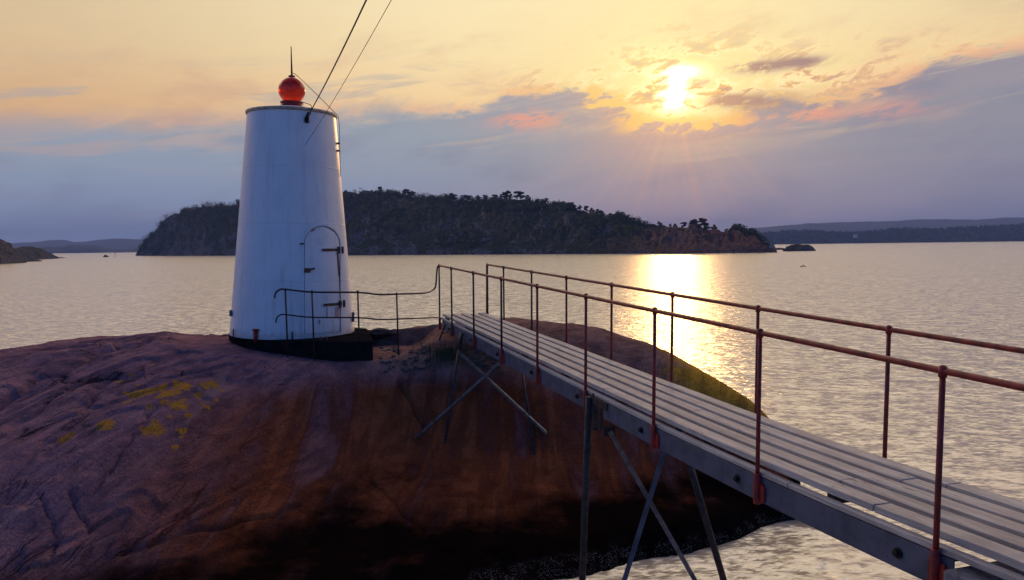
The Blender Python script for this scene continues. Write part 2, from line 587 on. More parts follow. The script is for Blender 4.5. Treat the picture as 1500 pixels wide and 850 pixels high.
CTRL = [  # photo x, photo y, metres ahead
    (0, 521, 13.5), (100, 500, 15.0), (200, 489, 16.0), (340, 488, 17.0), (550, 481, 17.0), (640, 477, 17.0), (735, 467, 17.0),
    (860, 477, 16.2), (950, 502, 15.2), (1050, 557, 14.2), (1120, 607, 13.3),
    (0, 600, 11.6), (0, 700, 10.0), (0, 850, 8.5), (100, 640, 10.9), (100, 560, 12.6), (250, 540, 13.3), (250, 580, 12.2), (250, 700, 10.3), (250, 850, 8.6),
    (360, 520, 14.3), (360, 620, 12.2), (450, 537, 14.0), (450, 600, 13.1), (450, 700, 11.5), (450, 790, 9.9), (450, 850, 8.75), (560, 850, 8.85), (350, 850, 8.65), (540, 790, 9.9),
    (560, 522, 14.7), (640, 540, 14.5), (640, 600, 13.7), (640, 650, 13.0), (640, 720, 11.3), (640, 790, 9.95),
    (800, 520, 14.6), (800, 600, 13.2), (800, 650, 12.6), (800, 720, 11.35), (800, 780, 10.2),
    (950, 560, 13.7), (950, 640, 12.8), (950, 720, 11.5), (1060, 640, 12.9), (1060, 700, 12.4), (1165, 690, 12.7), (660, 500, 15.6), (430, 500, 15.8)]
WATERLINE = [(640, 880), (690, 864), (850, 832), (980, 806), (1080, 786), (1200, 752)]
XYZ = [(-9.5, 6.2, -.25), (-13, 8.5, .2), (-13.5, 13, 1.3), (-15, 17, -.4), (-6, 6.0, .1), (-3, 6.9, .1), (-1.5, 8.0, 0.0), (-9, 19.5, .9), (-9, 22, -.5),
       (-4, 20.5, .9), (-4, 23, -.5), (0, 20.5, .9), (0, 23, -.5), (3, 18.5, .6), (3.5, 20.5, -.5), (5.2, 13.6, -.35), (5.0, 16.0, -.35), (4.9, 12.3, -.4), (-16, 10, -.5),
       (2.6, 9.4, -.4), (0.5, 7.9, -.3), (4.4, 10.9, -.4)]


def tps_fit(P, z, reg=1e-3):
    n = len(P)
    d2 = ((P[:, None] - P[None]) ** 2).sum(-1)
    K = np.where(d2 > 0, d2 * np.log(d2 + 1e-12) * 0.5, 0) + np.eye(n) * reg
    A = np.zeros((n + 3, n + 3))
    A[:n, :n] = K; A[:n, n] = 1; A[:n, n + 1:] = P; A[n, :n] = 1; A[n + 1:, :n] = P.T
    return np.linalg.solve(A, np.concatenate([z, [0, 0, 0]]))


def tps_eval(P, w, X, Y):
    r = w[len(P)] + w[len(P) + 1] * X + w[len(P) + 2] * Y
    for (px, py), c in zip(P, w):
        d2 = (X - px) ** 2 + (Y - py) ** 2
        r = r + c * 0.5 * d2 * np.log(d2 + 1e-12)
    return r


pts3 = [at(*c) for c in CTRL]
for (px, py) in WATERLINE:
    d = ray(px, py)
    pts3.append(Vector((0, 0, H)) + d * (-H / d.z) + Vector((0, 0, 0.25)))
pts3 += [Vector(p) for p in XYZ]
TP = np.array([(p.x, p.y) for p in pts3]); TZ = np.array([p.z for p in pts3])
TW = tps_fit(TP, TZ, 0.015)

CRACKS = [([(175, 810), (240, 785), (330, 768), (400, 752), (440, 742)], 2.4, .035), ([(55, 727), (78, 760), (84, 790), (70, 830)], 2.0, .03), ([(100, 712), (118, 745), (128, 780)], 2.2, .03),
          ([(130, 590), (140, 570), (165, 552), (205, 541)], 5.0, .06), ([(0, 596), (40, 566), (90, 545), (150, 515), (220, 498)], 3.0, .05), ([(0, 640), (45, 612), (80, 580), (110, 560)], 2.2, .03),
          ([(50, 660), (85, 640), (130, 600)], 2.2, .03), ([(0, 735), (30, 690), (60, 650), (90, 637)], 2.0, .025), ([(585, 560), (605, 590), (622, 625)], 3.0, .05), ([(345, 745), (400, 690), (440, 640), (470, 600)], 2.0, .02),
          ([(540, 700), (600, 760), (640, 800)], 2.0, .02), ([(215, 610), (180, 660), (140, 720)], 2.0, .03), ([(320, 700), (360, 640), (380, 600), (420, 560)], 2.0, .02), ([(590, 560), (640, 560), (700, 572)], 2.5, .03)]


TB = at(429.5, 490, 16.2)


def rock_height(X, Y, cracks=False):
    Z = tps_eval(TP, TW, X, Y)
    # foliation running away to the right, broad swells, small knobs
    a = (X * 0.36 + Y * 0.93); b = (-X * 0.93 + Y * 0.36)
    left = 1 / (1 + np.exp((X + 3.0) * 0.9))
    Z = Z + (0.016 + 0.026 * left) * fbm(a * 0.40, b * 2.0, None, 5, 0.55, 3)
    Z = Z + 0.028 * fbm(X * 0.8, Y * 0.8, None, 3, 0.5, 21)
    # stepped ledges on the left
    led = fbm(a * 0.22 + 9, b * 0.75, None, 3, 0.5, 5)
    st = led * 2.6
    fr_ = st - np.floor(st)
    Z = Z - left * 0.055 * np.where(fr_ < 0.9, fr_ / 0.9, (1 - fr_) / 0.1)
    Z = Z + 0.009 * fbm(X * 4, Y * 4, None, 4, 0.55, 31)
    # bedding for the tower footing
    d = np.hypot((X - TB.x) * 0.85 - 0.25, Y - TB.y)
    wgt = np.clip((2.5 - d) / 0.7, 0, 1); wgt = wgt * wgt * (3 - 2 * wgt)
    tgt = TB.z - 0.10 - 0.25 * np.clip((X - TB.x + 1.2) / 2.4, 0, 1)
    Z = np.where(Y < TB.y + 0.8, Z - wgt * np.clip(Z - tgt, 0, 2) * 0.95, Z)
    # the foot of the rock drops steeply into the water
    Z = np.where(Z < 0.30, 0.30 - (0.30 - Z) * 3.0, Z)
    return Z


gx = np.arange(-15.5, 5.6, 0.032); gy = np.arange(6.0, 23.2, 0.032)
GX, GY = np.meshgrid(gx, gy)
GZ = rock_height(GX, GY)
P3 = np.stack([GX.ravel(), GY.ravel(), GZ.ravel()], 1)
ppx, ppy = project(P3)
carve = np.zeros(len(P3))
for poly, wpx, dep in CRACKS:
    best = np.full(len(P3), 1e9)
    jx = ppx + 5 * vnoise(GX.ravel() * 3, GY.ravel() * 3, None, 77); jy = ppy + 5 * vnoise(GX.ravel() * 3, GY.ravel() * 3, None, 78)
    for (x0, y0), (x1, y1) in zip(poly[:-1], poly[1:]):
        L2 = (x1 - x0) ** 2 + (y1 - y0) ** 2
        tt = np.clip(((jx - x0) * (x1 - x0) + (jy - y0) * (y1 - y0)) / L2, 0, 1)
        best = np.minimum(best, np.hypot(jx - x0 - tt * (x1 - x0), jy - y0 - tt * (y1 - y0)))
    front = P3[:, 1] < 16.5
    carve = np.maximum(carve, np.where(front, dep * np.exp(-(best / (wpx * 1.25)) ** 2) * 1.9, 0))
P3[:, 2] -= carve


def on_rock(px, py):
    """where the sight line through a photo pixel meets the skerry"""
    d = ray(px, py)
    ts = np.linspace(7.5, 20, 2500)
    X, Y, Z = d.x / d.y * ts, ts, H + d.z / d.y * ts
    k = np.argmax(rock_height(X, Y) > Z)
    return Vector((X[k], Y[k], Z[k]))


def rz(x, y):
    return float(rock_height(np.array([x]), np.array([y]))[0])


def rock_mat():
    m, t, b = new_mat('granite')
    p = pos_of(t)
    x, y, z = t.sep(p)
    grain = t.noise(p, 42, 5, 0.7)
    mott = t.noise(p, 2.2, 6, 0.62)
    folv = t.mapping(p, rot=(0, 0, -1.18), scl=(0.36, 2.6, 0.5))
    fol = t.noise(folv, 2.4, 7, 0.62, 0.4)
    col = t.mix(t.step(mott, 0.35, 0.68), (0.340, 0.178, 0.196, 1), (0.175, 0.100, 0.132, 1))
    col = t.mix(t.mul(t.step(fol, 0.46, 0.70), 0.7), col, (0.110, 0.075, 0.092, 1))
    col = t.mix(t.mul(t.step(fol, 0.44, 0.30), 0.6), col, (0.38, 0.235, 0.215, 1))
    # thin joints that follow the grain
    cv = t.mapping(p, rot=(0, 0, -1.2), scl=(0.30, 1.5, 0.45))
    wv = t.n('ShaderNodeVectorMath', operation='ADD')
    t.put(wv.inputs[0], cv)
    t.put(wv.inputs[1], t.xyz(t.mul(t.noise(p, 1.1, 3), 0.30), t.mul(t.noise(p, 2.1, 4), 0.16), 0.0))
    ve = t.voronoi(wv.outputs[0], 1.5, 'DISTANCE_TO_EDGE')
    ve2 = t.voronoi(wv.outputs[0], 4.2, 'DISTANCE_TO_EDGE')
    gate = t.mul(t.step(t.noise(p, 0.9, 4, 0.6), 0.50, 0.62), t.step(x, -1.5, -4.0, 0.35, 1.0))
    crk = t.mul(t.m('MAXIMUM', t.step(ve, 0.030, 0.004), t.mul(t.step(ve2, 0.045, 0.008), 0.55)), gate)
    col = t.mix(t.mul(crk, 0.80), col, (0.022, 0.016, 0.018, 1))
    # warmer, lighter top right of the tower
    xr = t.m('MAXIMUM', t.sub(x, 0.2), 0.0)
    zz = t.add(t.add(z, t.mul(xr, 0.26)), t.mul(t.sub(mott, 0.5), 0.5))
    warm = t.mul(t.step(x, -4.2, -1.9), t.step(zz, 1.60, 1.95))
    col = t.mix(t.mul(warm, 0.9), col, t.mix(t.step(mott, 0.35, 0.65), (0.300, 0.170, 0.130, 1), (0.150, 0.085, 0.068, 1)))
    # brown seepage curtains below the tower
    sn = t.noise(t.mapping(p, scl=(2.3, 0.3, 0.35)), 1.0, 6, 0.62, 0.5)
    curt = t.mul(t.step(x, -6.0, -3.4), t.step(t.add(z, t.add(t.mul(xr, 0.26), t.mul(t.sub(sn, 0.5), 0.5))), 1.92, 1.52))
    curt_i = t.mul(curt, t.step(sn, 0.30, 0.52, 0.45, 1.0))
    stain = t.mix(t.step(sn, 0.42, 0.62), (0.110, 0.0300, 0.0120, 1), (0.260, 0.085, 0.042, 1))
    stain = t.mix(t.step(mott, 0.45, 0.7), stain, (0.150, 0.048, 0.020, 1))
    col = t.mix(curt_i, col, stain)
    # pale guano / lime streaks under the plinth
    gu = t.noise(t.mapping(p, loc=(4, 0, 0), scl=(3.4, 0.25, 0.25)), 1.0, 4, 0.55)
    gum = t.mul(t.mul(t.step(gu, 0.56, 0.68), t.step(z, 1.0, 1.75)), t.mul(t.step(x, -5.6, -4.6), t.step(x, -2.9, -3.6)))
    col = t.mix(t.mul(gum, 0.55), col, (0.34, 0.225, 0.210, 1))
    # black lichen belt above the waterline
    bn = t.noise(p, 0.9, 5, 0.6)
    bl = t.step(t.add(t.add(z, t.mul(t.sub(bn, 0.5), 0.9)), t.mul(t.step(x, -5.0, -8.5), -0.0)), 0.72, 0.30)
    col = t.mix(t.mul(bl, 0.975), col, (0.0028, 0.0024, 0.0022, 1))
    # barnacles right at the water
    vo = t.voronoi(p, 60)
    bz = t.add(z, t.mul(t.sub(bn, 0.5), 0.10))
    bar = t.mul(t.mul(t.step(bz, -0.02, 0.05), t.step(bz, 0.20, 0.11)), t.mul(t.step(vo, 0.34, 0.22), t.step(t.noise(p, 5, 3), 0.40, 0.56)))
    bar = t.mul(bar, t.step(x, -1.8, 0.2))
    col = t.mix(t.mul(bar, 0.9), col, (0.34, 0.32, 0.29, 1))
    # yellow lichen on the far right shoulder
    yl = t.mul(t.step(t.add(x, t.mul(t.sub(mott, 0.5), 1.6)), 2.5, 3.3), t.step(t.add(z, t.mul(t.sub(fol, 0.5), 0.7)), 0.80, 1.05))
    col = t.mix(t.mul(yl, 0.85), col, t.mix(t.step(fol, 0.35, 0.65), (0.62, 0.350, 0.028, 1), (0.34, 0.180, 0.020, 1)))
    # orange lichen rosettes
    ln = t.noise(p, 16, 5, 0.65)
    lm = None
    for (lx, ly, lr) in LICHEN:
        q = on_rock(lx, ly)
        dist = t.n('ShaderNodeVectorMath', operation='DISTANCE')
        t.put(dist.inputs[0], p); dist.inputs[1].default_value = q
        mm = t.step(t.add(dist.outputs['Value'], t.mul(t.sub(ln, 0.5), 1.9 * lr)), lr * 1.1, lr * 0.75)
        lm = mm if lm is None else t.m('MAXIMUM', lm, mm)
    lm = t.mul(lm, t.step(t.noise(p, 26, 4, 0.65), 0.33, 0.50))
    col = t.mix(t.mul(lm, 0.92), col, (0.46, 0.225, 0.016, 1))
    col = t.mix(0.5, col, t.mix(t.step(grain, 0.3, 0.7), t.mix(1.0, col, (0.45, 0.45, 0.45, 1), 'MULTIPLY'), t.mix(1.0, col, (1.75, 1.7, 1.7, 1), 'MULTIPLY')))
    t.put(b.inputs['Base Color'], col)
    b.inputs['Roughness'].default_value = 0.86
    b.inputs['Specular IOR Level'].default_value = 0.0
    nr = t.bump(fol, 1.0, 0.035)
    nr = t.bump(crk, 1.0, -0.05, nr)
    nr = t.bump(t.noise(p, 7, 6, 0.65), 1.0, 0.095, nr)
    nr = t.bump(t.noise(p, 19, 5, 0.7), 1.0, 0.034, nr)
    nr = t.bump(grain, 0.8, 0.010, nr)
    t.put(b.inputs['Normal'], nr)
    return m


keep = P3
sk = np_mesh('skerry', keep, grid_faces(len(gy), len(gx)), rock_mat())
tag(sk, kind='structure')

# ------------------------------------------------------------------ paint and metal
M_white = None


def tower_paint():
    m, t, b = new_mat('white_tower_paint')
    p = obj_of(t)
    x, y, z = t.sep(p)
    n = t.noise(p, 1.6, 6, 0.6)
    streak = t.noise(t.mapping(p, scl=(9, 9, 0.5)), 1.0, 5, 0.6)
    col = t.mix(t.step(n, 0.3, 0.75), (0.74, 0.75, 0.76, 1), (0.66, 0.67, 0.69, 1))
    col = t.mix(t.mul(t.step(streak, 0.50, 0.75), t.step(z, 4.5, 0.2, 0.30, 0.65)), col, (0.46, 0.43, 0.39, 1))
    dirt = t.mul(t.step(t.add(z, t.mul(t.sub(t.noise(p, 9, 4), 0.5), 0.3)), 0.22, 0.0), 0.5)
    col = t.mix(dirt, col, (0.34, 0.28, 0.24, 1))
    chip = t.mul(t.step(t.noise(p, 14, 5, 0.7), 0.70, 0.74), t.step(z, 2.6, 0.1, 0.15, 1.0))
    col = t.mix(t.mul(chip, 0.7), col, (0.30, 0.16, 0.09, 1))
    t.put(b.inputs['Base Color'], col)
    b.inputs['Roughness'].default_value = 0.38
    seam = None
    for zs_ in (1.12, 2.24, 3.36):
        q = t.step(t.m('ABSOLUTE', t.sub(z, zs_)), 0.012, 0.004)
        seam = q if seam is None else t.m('MAXIMUM', seam, q)
    ang = t.m('ARCTAN2', y, x)
    row = t.m('FLOOR', t.mul(z, 1 / 1.12))
    fa = t.m('FRACT', t.add(t.mul(ang, 5 / 6.28318), t.mul(row, 0.37)))
    seam = t.m('MAXIMUM', seam, t.step(t.m('ABSOLUTE', t.sub(fa, 0.5)), 0.0055, 0.002))
    t.put(b.inputs['Base Color'], t.mix(t.mul(seam, 0.16), col, (0.42, 0.40, 0.38, 1)))
    nr = t.bump(t.noise(p, 1.1, 3), 0.35, 0.04)
    nr = t.bump(t.noise(p, 7, 4), 0.35, 0.008, nr)
    t.put(b.inputs['Normal'], t.bump(seam, 0.5, 0.006, nr))
    return m


M_white = tower_paint()
M_rim = plain('weathered_rim_metal', (0.50, 0.42, 0.32), 0.6, 0.2, 0.4, 9)
M_roof = plain('roof_paint', (0.62, 0.58, 0.60), 0.5, 0, 0.2, 4)
M_red = plain('red_lantern_paint', (0.42, 0.022, 0.012), 0.32, 0, 0.45, 5)
M_dark = plain('dark_iron', (0.022, 0.018, 0.017), 0.6, 0.6, 0.3, 20, 0.001)
M_rust = plain('rusty_iron', (0.17, 0.070, 0.034), 0.85, 0.1, 0.6, 22, 0.003, c2=(0.030, 0.018, 0.014))
M_streak = plain('rust_stain', (0.48, 0.30, 0.22), 0.8, 0, 0.4, 18, c2=(0.30, 0.14, 0.08))
M_pink = plain('red_primer_stain', (0.50, 0.20, 0.17), 0.8, 0, 0.4, 18, c2=(0.60, 0.42, 0.38))
M_plinth = plain('tarred_concrete', (0.018, 0.016, 0.016), 0.95, 0, 0.4, 5, 0.02, c2=(0.008, 0.007, 0.007), spec=0.0)
M_rail = plain('red_oxide_rail', (0.27, 0.019, 0.014), 0.6, 0.0, 0.5, 10, 0.002, c2=(0.10, 0.019, 0.014))
M_rail_dark = plain('worn_dark_rail', (0.050, 0.022, 0.020), 0.5, 0.3, 0.5, 14, 0.001, c2=(0.022, 0.016, 0.016))
M_bracket = plain('bright_red_bracket', (0.34, 0.018, 0.012), 0.55, 0.1, 0.45, 12, 0.001, c2=(0.13, 0.018, 0.014))
M_galv = plain('galvanised_steel', (0.085, 0.100, 0.150), 0.6, 0.1, 0.3, 5, 0.002, c2=(0.045, 0.055, 0.085))
M_steel = plain('grey_brace_steel', (0.20, 0.19, 0.19), 0.6, 0.4, 0.4, 12, 0.002, c2=(0.10, 0.085, 0.075))
M_legdark = plain('dark_leg_steel', (0.050, 0.043, 0.040), 0.7, 0.3, 0.5, 12, 0.002, c2=(0.022, 0.018, 0.016))
M_cable = plain('black_cable', (0.012, 0.011, 0.012), 0.6)


def wood_mat():
    m, t, b = new_mat('weathered_planks')
    p = obj_of(t)
    x, y, z = t.sep(p)
    board = t.m('FLOOR', t.mul(t.sub(x, 0.05), 1 / 0.186))
    sect = t.m('FLOOR', t.mul(t.add(y, t.mul(board, 1.37)), 1 / 4.1))
    wn = t.n('ShaderNodeTexWhiteNoise', noise_dimensions='3D')
    t.put(wn.inputs['Vector'], t.xyz(board, sect, 3.0))
    g = t.noise(t.xyz(t.mul(x, 40), t.add(t.mul(y, 1.3), t.mul(board, 7.0)), t.mul(z, 40)), 1.0, 6, 0.65, 0.6)
    fine = t.noise(t.xyz(t.mul(x, 160), t.mul(y, 5), t.mul(z, 160)), 1.0, 3, 0.6)
    blot = t.noise(p, 2.4, 5, 0.6)
    col = t.mix(t.step(g, 0.34, 0.66), (0.56, 0.53, 0.475, 1), (0.33, 0.305, 0.265, 1))
    col = t.mix(t.mul(t.step(blot, 0.42, 0.68), 0.45), col, (0.30, 0.25, 0.225, 1))
    col = t.mix(t.mul(t.step(fine, 0.55, 0.72), 0.6), col, (0.15, 0.125, 0.115, 1))
    br = t.add(0.78, t.mul(wn.outputs[0], 0.40))
    col = t.mix(1.0, col, t.n('ShaderNodeCombineXYZ').outputs[0], 'MULTIPLY') if False else t.mix(t.sub(1.0, t.m('MINIMUM', br, 1.0)), col, (0.10, 0.085, 0.08, 1))
    kn = t.voronoi(t.xyz(t.mul(x, 5.6), t.mul(y, 1.1), 0.0), 1.0)
    col = t.mix(t.mul(t.step(kn, 0.09, 0.03), 0.8), col, (0.07, 0.05, 0.04, 1))
    fx = t.m('FRACT', t.mul(t.sub(x, 0.074), 1 / 0.186))
    fx = t.mul(t.sub(t.m('ABSOLUTE', t.sub(fx, 0.37)), 0.22), 0.186)
    fy = t.m('FRACT', t.mul(t.sub(y, -2.3 - 0.81), 1 / 1.62))
    fy = t.mul(t.sub(fy, 0.5), 1.62)
    nd2 = t.m('SQRT', t.add(t.mul(fx, fx), t.mul(fy, fy)))
    col = t.mix(t.mul(t.step(nd2, 0.009, 0.006), 0.9), col, (0.03, 0.022, 0.02, 1))
    col = t.mix(t.mul(t.step(t.m('ABSOLUTE', fx), 0.010, 0.002), t.mul(t.step(t.m('ABSOLUTE', fy), 0.10, 0.0), 0.5)), col, (0.10, 0.07, 0.055, 1))
    t.put(b.inputs['Base Color'], col)
    b.inputs['Roughness'].default_value = 0.78
    b.inputs['Specular IOR Level'].default_value = 0.3
    nr = t.bump(g, 0.7, 0.006)
    t.put(b.inputs['Normal'], t.bump(fine, 0.5, 0.002, nr))
    return m


M_wood = wood_mat()

# ------------------------------------------------------------------ footbridge
PHI, SLOPE = -0.3110, 0.0257                       # heading and rise of the bridge
HRX = 1.0                                          # handrail above the deck
DECK0 = Vector((2.3105, 4.2266, H - 0.7026 - HRX))  # deck height under the nearest near-side post
bridge = empty('footbridge', DECK0, (SLOPE, 0, -PHI))
tag(bridge, 'narrow plank footbridge with red pipe railings climbing to the white tower', 'bridge')
BM = Matrix.LocRotScale(DECK0, bridge.rotation_euler, None)
BI = BM.inverted()
W = 1.014
T0, T1 = -2.6, 12.48                                # near end (out of frame) and far end

deck = MB()
nb = 5
pitch_ = 0.172
x0 = 0.072


def lift(t_):
    return 0.088 * max(0.0, 1 - max(t_, -0.5) / 3.4) ** 2


for i in range(nb):
    xa = x0 + i * 0.186
    y = T0 - random.random() * 2.0
    while y < T1:
        L = 4.0 + random.uniform(-0.3, 0.3)
        ya, yb = max(y, T0), min(y + L, T1 - 0.02 + random.uniform(-.03, .05))
        if yb - ya > 0.15:
            dz = random.uniform(-0.004, 0.004)
            sk_ = random.uniform(-0.003, 0.003)
            deck.sweep((xa + 0.069 + sk_, ya + 0.004, -0.022 + dz), (xa + 0.069 - sk_, yb - 0.004, -0.022 + dz + random.uniform(-.003, .003)), 0.131 + random.uniform(-.004, .003), 0.046, 0.4, lift)
        y += L
deck.build('deck', M_wood, bridge, 0.005)
edge = MB()
y = T0
while y < T1 - 0.1:
    yb = min(y + 3.9, T1)
    edge.sweep((0.052, y + .004, -0.088), (0.052, yb - .004, -0.088), 0.062, 0.034, 0.4, lift)
    y = yb
edge.build('edge_board', M_wood, bridge, 0.004)
yj = T0 + 0.3
while yj < T1:
    jo = MB()
    jo.bar((0.09, yj, -0.078 + lift(yj)), (W - 0.06, yj, -0.078 + lift(yj)), 0.07, 0.06)
    jo.build('deck_joist', M_legdark, bridge)
    yj += 1.62


def channel(xf, ya, yb, out):
    c = MB()
    zt, zb = -0.112, -0.300
    c.sweep((xf, ya, (zt + zb) / 2), (xf, yb, (zt + zb) / 2), 0.010, zt - zb, 0.4, lift)
    s = -out
    c.sweep((xf + s * 0.034, ya, zt - 0.005), (xf + s * 0.034, yb, zt - 0.005), 0.056, 0.010, 0.4, lift)
    c.sweep((xf + s * 0.034, ya, zb + 0.005), (xf + s * 0.034, yb, zb + 0.005), 0.056, 0.010, 0.4, lift)
    return c


for xf, out in ((0.025, -1), (W - 0.025, 1)):
    for (ya, yb) in ((-0.10, 4.42), (4.95, 12.3)):
        be = channel(xf, ya, yb, out).build('side_beam', M_galv, bridge, 0.002)
        yy = ya + 0.35
        ks = [0.28 + 1.6216 * k for k in range(-1, 8)]
        for yk in ks:
            if ya + .1 < yk < yb - .1:
                bo = MB()
                c0 = Vector((xf + out * 0.005, yk, -0.205 + lift(yk)))
                bo.tube([c0, c0 + Vector((out * 0.012, 0, 0))], 0.032, 12)
                bo.tube([c0 + Vector((out * 0.012, 0, 0)), c0 + Vector((out * 0.03, 0, 0))], 0.020, 6)
                bo.build('bolt', M_dark, be)
    sp = MB()
    sp.bar((xf, 4.30, -0.15), (xf, 5.05, -0.15), 0.05, 0.08)
    sp.build('joint_timber', M_legdark, bridge)

near_ts = [1.6216 * k for k in range(-1, 8)] + [12.42]
far_ts = [1.4518 + 1.6315 * k for k in range(-2, 7)] + [12.38]
for side, (xf, ts, out) in enumerate(((0.0, near_ts, -1), (W, far_ts, 1))):
    hr = MB()
    top = HRX
    line = [(xf, T0 - 0.2, top), (xf, 4.0, top - 0.004), (xf, ts[-1] - 0.01, top)]
    pts = [line[0]]
    for a, b in zip(line[:-1], line[1:]):
        for q in range(1, 13):
            pts.append(tuple(a[i] + (b[i] - a[i]) * q / 12 for i in range(3)))
    if side == 1:
        e = ts[-1]
        for k in range(1, 7):
            an = k / 6 * math.pi / 2
            pts.append((xf, e + 0.05 * math.sin(an), top - 0.05 * (1 - math.cos(an))))
        pts.append((xf, e + 0.07, -0.05))
    hr.tube(pts, 0.0195, 12)
    hr.build('handrail', M_rail, bridge)
    for i, tt in enumerate(ts):
        po = MB()
        lean = random.uniform(-0.006, 0.006)
        if side == 0 and i == len(ts) - 1: lean = 0
        po.tube([(xf, tt, -0.25), (xf + lean, tt + lean, top - 0.02)], 0.0165, 10)
        po.tube([(xf + lean, tt + lean, top - 0.035), (xf + lean, tt + lean, top + 0.022)], [0.0235, 0.0235], 12)
        po.tube([(xf + lean, tt + lean, top + 0.022), (xf + lean, tt + lean, top + 0.030)], [0.019, 0.009], 12)
        pobj = po.build('railing_post', M_rail if tt < 8 else M_rail_dark, bridge)
        if tt < -0.1: continue
        br = MB()
        br.tube([(xf, tt, -0.315 + lift(tt)), (xf, tt, -0.08 + lift(tt))], 0.0265, 12)
        br.bar((xf + 0.012 * -out, tt - 0.055, -0.225 + lift(tt)), (xf + 0.012 * -out, tt + 0.055, -0.225 + lift(tt)), 0.012, 0.15)
        br.bar((xf + 0.012 * -out, tt + 0.02 * -1, -0.225 + lift(tt)), (xf + 0.012 * -out, tt - 0.08, -0.225 + lift(tt)), 0.02, 0.11)
        br.build('bracket', M_bracket, pobj, 0.003)


def bridge_pt(x, t_, z):
    return BM @ Vector((x, t_, z))


def steel_angle(a, b, w, name, mat, flip=1):
    """L-section steel from a to b (world), as a part of the bridge"""
    a, b = Vector(a), Vector(b)
    m = MB()
    d = (b - a).normalized()
    side = d.cross(Vector((0, 1, 0))).normalized()
    fw = side.cross(d).normalized()
    th = 0.008
    m.bar(a, b, w, th, up=(0, 1, 0))
    o = side * (w / 2 - th / 2) * flip + Vector((0, 0.0, 0)) + fw * (w / 2 + th * 0.5)
    m.bar(a + o, b + o, th, w, up=(0, 1, 0))
    return m


def trestle_part(mb, name, mat):
    return mb.build(name, mat, bridge, world=True)


# trestle standing in the water, near the middle
TN = 4.72
zb_ = -0.30
n0, f0 = bridge_pt(-0.02, TN, zb_ + 0.18), bridge_pt(W + 0.02, TN, zb_)
foot_n = at(851, 905, n0.y); foot_f = at(1082, 925, f0.y)
for a, b, nm in ((n0, foot_n, 'near'), (f0, foot_f, 'far')):
    mb = MB()
    mb.tube([a, b], 0.040, 10)
    lg = trestle_part(mb, 'trestle_leg', M_legdark)
    for q in (0.28, 0.50, 0.72):
        c = a.lerp(b, q); d = (b - a).normalized()
        cl = MB()
        cl.tube([c - d * 0.014, c + d * 0.014], 0.047, 12)
        cl.box(c + Vector((0.05, -0.02, 0)), (0.03, 0.02, 0.02))
        cl.build('clamp', M_steel, lg, world=False).matrix_parent_inverse = BM.inverted()
ya = n0.y - 0.07
steel_n = steel_angle(at(893, 632, n0.y - .05), at(1042, 892, n0.y + .05), 0.052, 'cross_brace', M_steel)
trestle_part(steel_n, 'cross_brace', M_steel)
steel_f = steel_angle(at(980, 640, n0.y - 0.12), at(899, 900, n0.y - 0.10), 0.055, 'cross_brace', M_galv)
trestle_part(steel_f, 'cross_brace', M_galv)
gus = MB()
gus.box(at(893, 632, n0.y - 0.03), (0.13, 0.012, 0.12))
gus.box(at(872, 603, n0.y - 0.02), (0.06, 0.03, 0.42))
gus.box(at(881, 610, n0.y - 0.03), (0.03, 0.03, 0.30))
trestle_part(gus, 'gusset_plate', M_legdark)

# trestle bolted to the rock beside the tower
TR = 10.55
n1, f1 = bridge_pt(-0.02, TR, -0.16), bridge_pt(W + 0.02, TR, -0.20)
foot1 = on_rock(652, 646); foot2 = on_rock(783, 664)
for a, b in ((n1, foot1), (f1, foot2)):
    mb = MB()
    d = (b - a).normalized()
    mb.tube([a, b + d * 0.08], [0.028, 0.022], 10)
    k = a.lerp(b, 0.16)
    mb.tube([a, k], [0.042, 0.040], 10)
    lg = trestle_part(mb, 'trestle_leg', M_legdark)
    fl = MB()
    fl.tube([b - d * 0.03, b + d * 0.03], 0.12, 14)
    fl.tube([b - d * 0.06, b - d * 0.03], 0.05, 12)
    f_ = fl.build('foot_plate', M_rust, lg)
    f_.matrix_parent_inverse = BM.inverted()
bA0, bA1 = bridge_pt(0.03, 8.2, -0.29), on_rock(610, 641)
bB0, bB1 = n1.lerp(foot1, 0.18), on_rock(800, 634)
for a, b in ((bA0, bA1), (bB0, bB1)):
    a = Vector(a); b = Vector(b)
    m_ = MB()
    m_.bar(a, b, 0.042, 0.042)
    d = (b - a).normalized()
    m_.bar(b - d * 0.10, b + d * 0.02, 0.085, 0.02)
    trestle_part(m_, 'cross_brace', M_steel)

# little end trestle on top of the rock
e1 = bridge_pt(0.02, 12.0, -0.16); e2 = bridge_pt(W - 0.02, 12.0, -0.16)
for a, out in ((e1, -1), (e2, 1)):
    x_, y_ = a.x + 0.14 * out, a.y - 0.05
    m_ = MB(); m_.tube([a, (x_, y_, rz(x_, y_) - 0.03)], 0.017, 8)
    trestle_part(m_, 'trestle_leg', M_legdark)
q1 = e1.lerp(Vector((e1.x - .14, e1.y - .05, rz(e1.x - .14, e1.y - .05))), 0.55)
q2 = e2.lerp(Vector((e2.x + .14, e2.y - .05, rz(e2.x + .14, e2.y - .05))), 0.55)
m_ = MB(); m_.tube([q1, q2], 0.012, 8); trestle_part(m_, 'cross_brace', M_legdark)

# concrete block that carries the near end of the bridge
M_conc = plain('rough_concrete', (0.20, 0.20, 0.21), 0.9, 0, 0.5, 22, 0.012, c2=(0.09, 0.09, 0.095))
blk = MB()
ab = empty('bridge_abutment', bridge_pt(0.4, -1.5, -1.6), (0, 0, -PHI))
AI = Matrix.LocRotScale(ab.location, ab.rotation_euler, None).inverted()
blk.box((0.10, 0.13, 0.905), (1.14, 2.44, 1.36))
rows = blk
o_ = blk.build('concrete_block', M_conc, ab, 0.02, 3)
tag(ab, 'rough grey concrete block under the near end of the plank bridge', 'abutment')

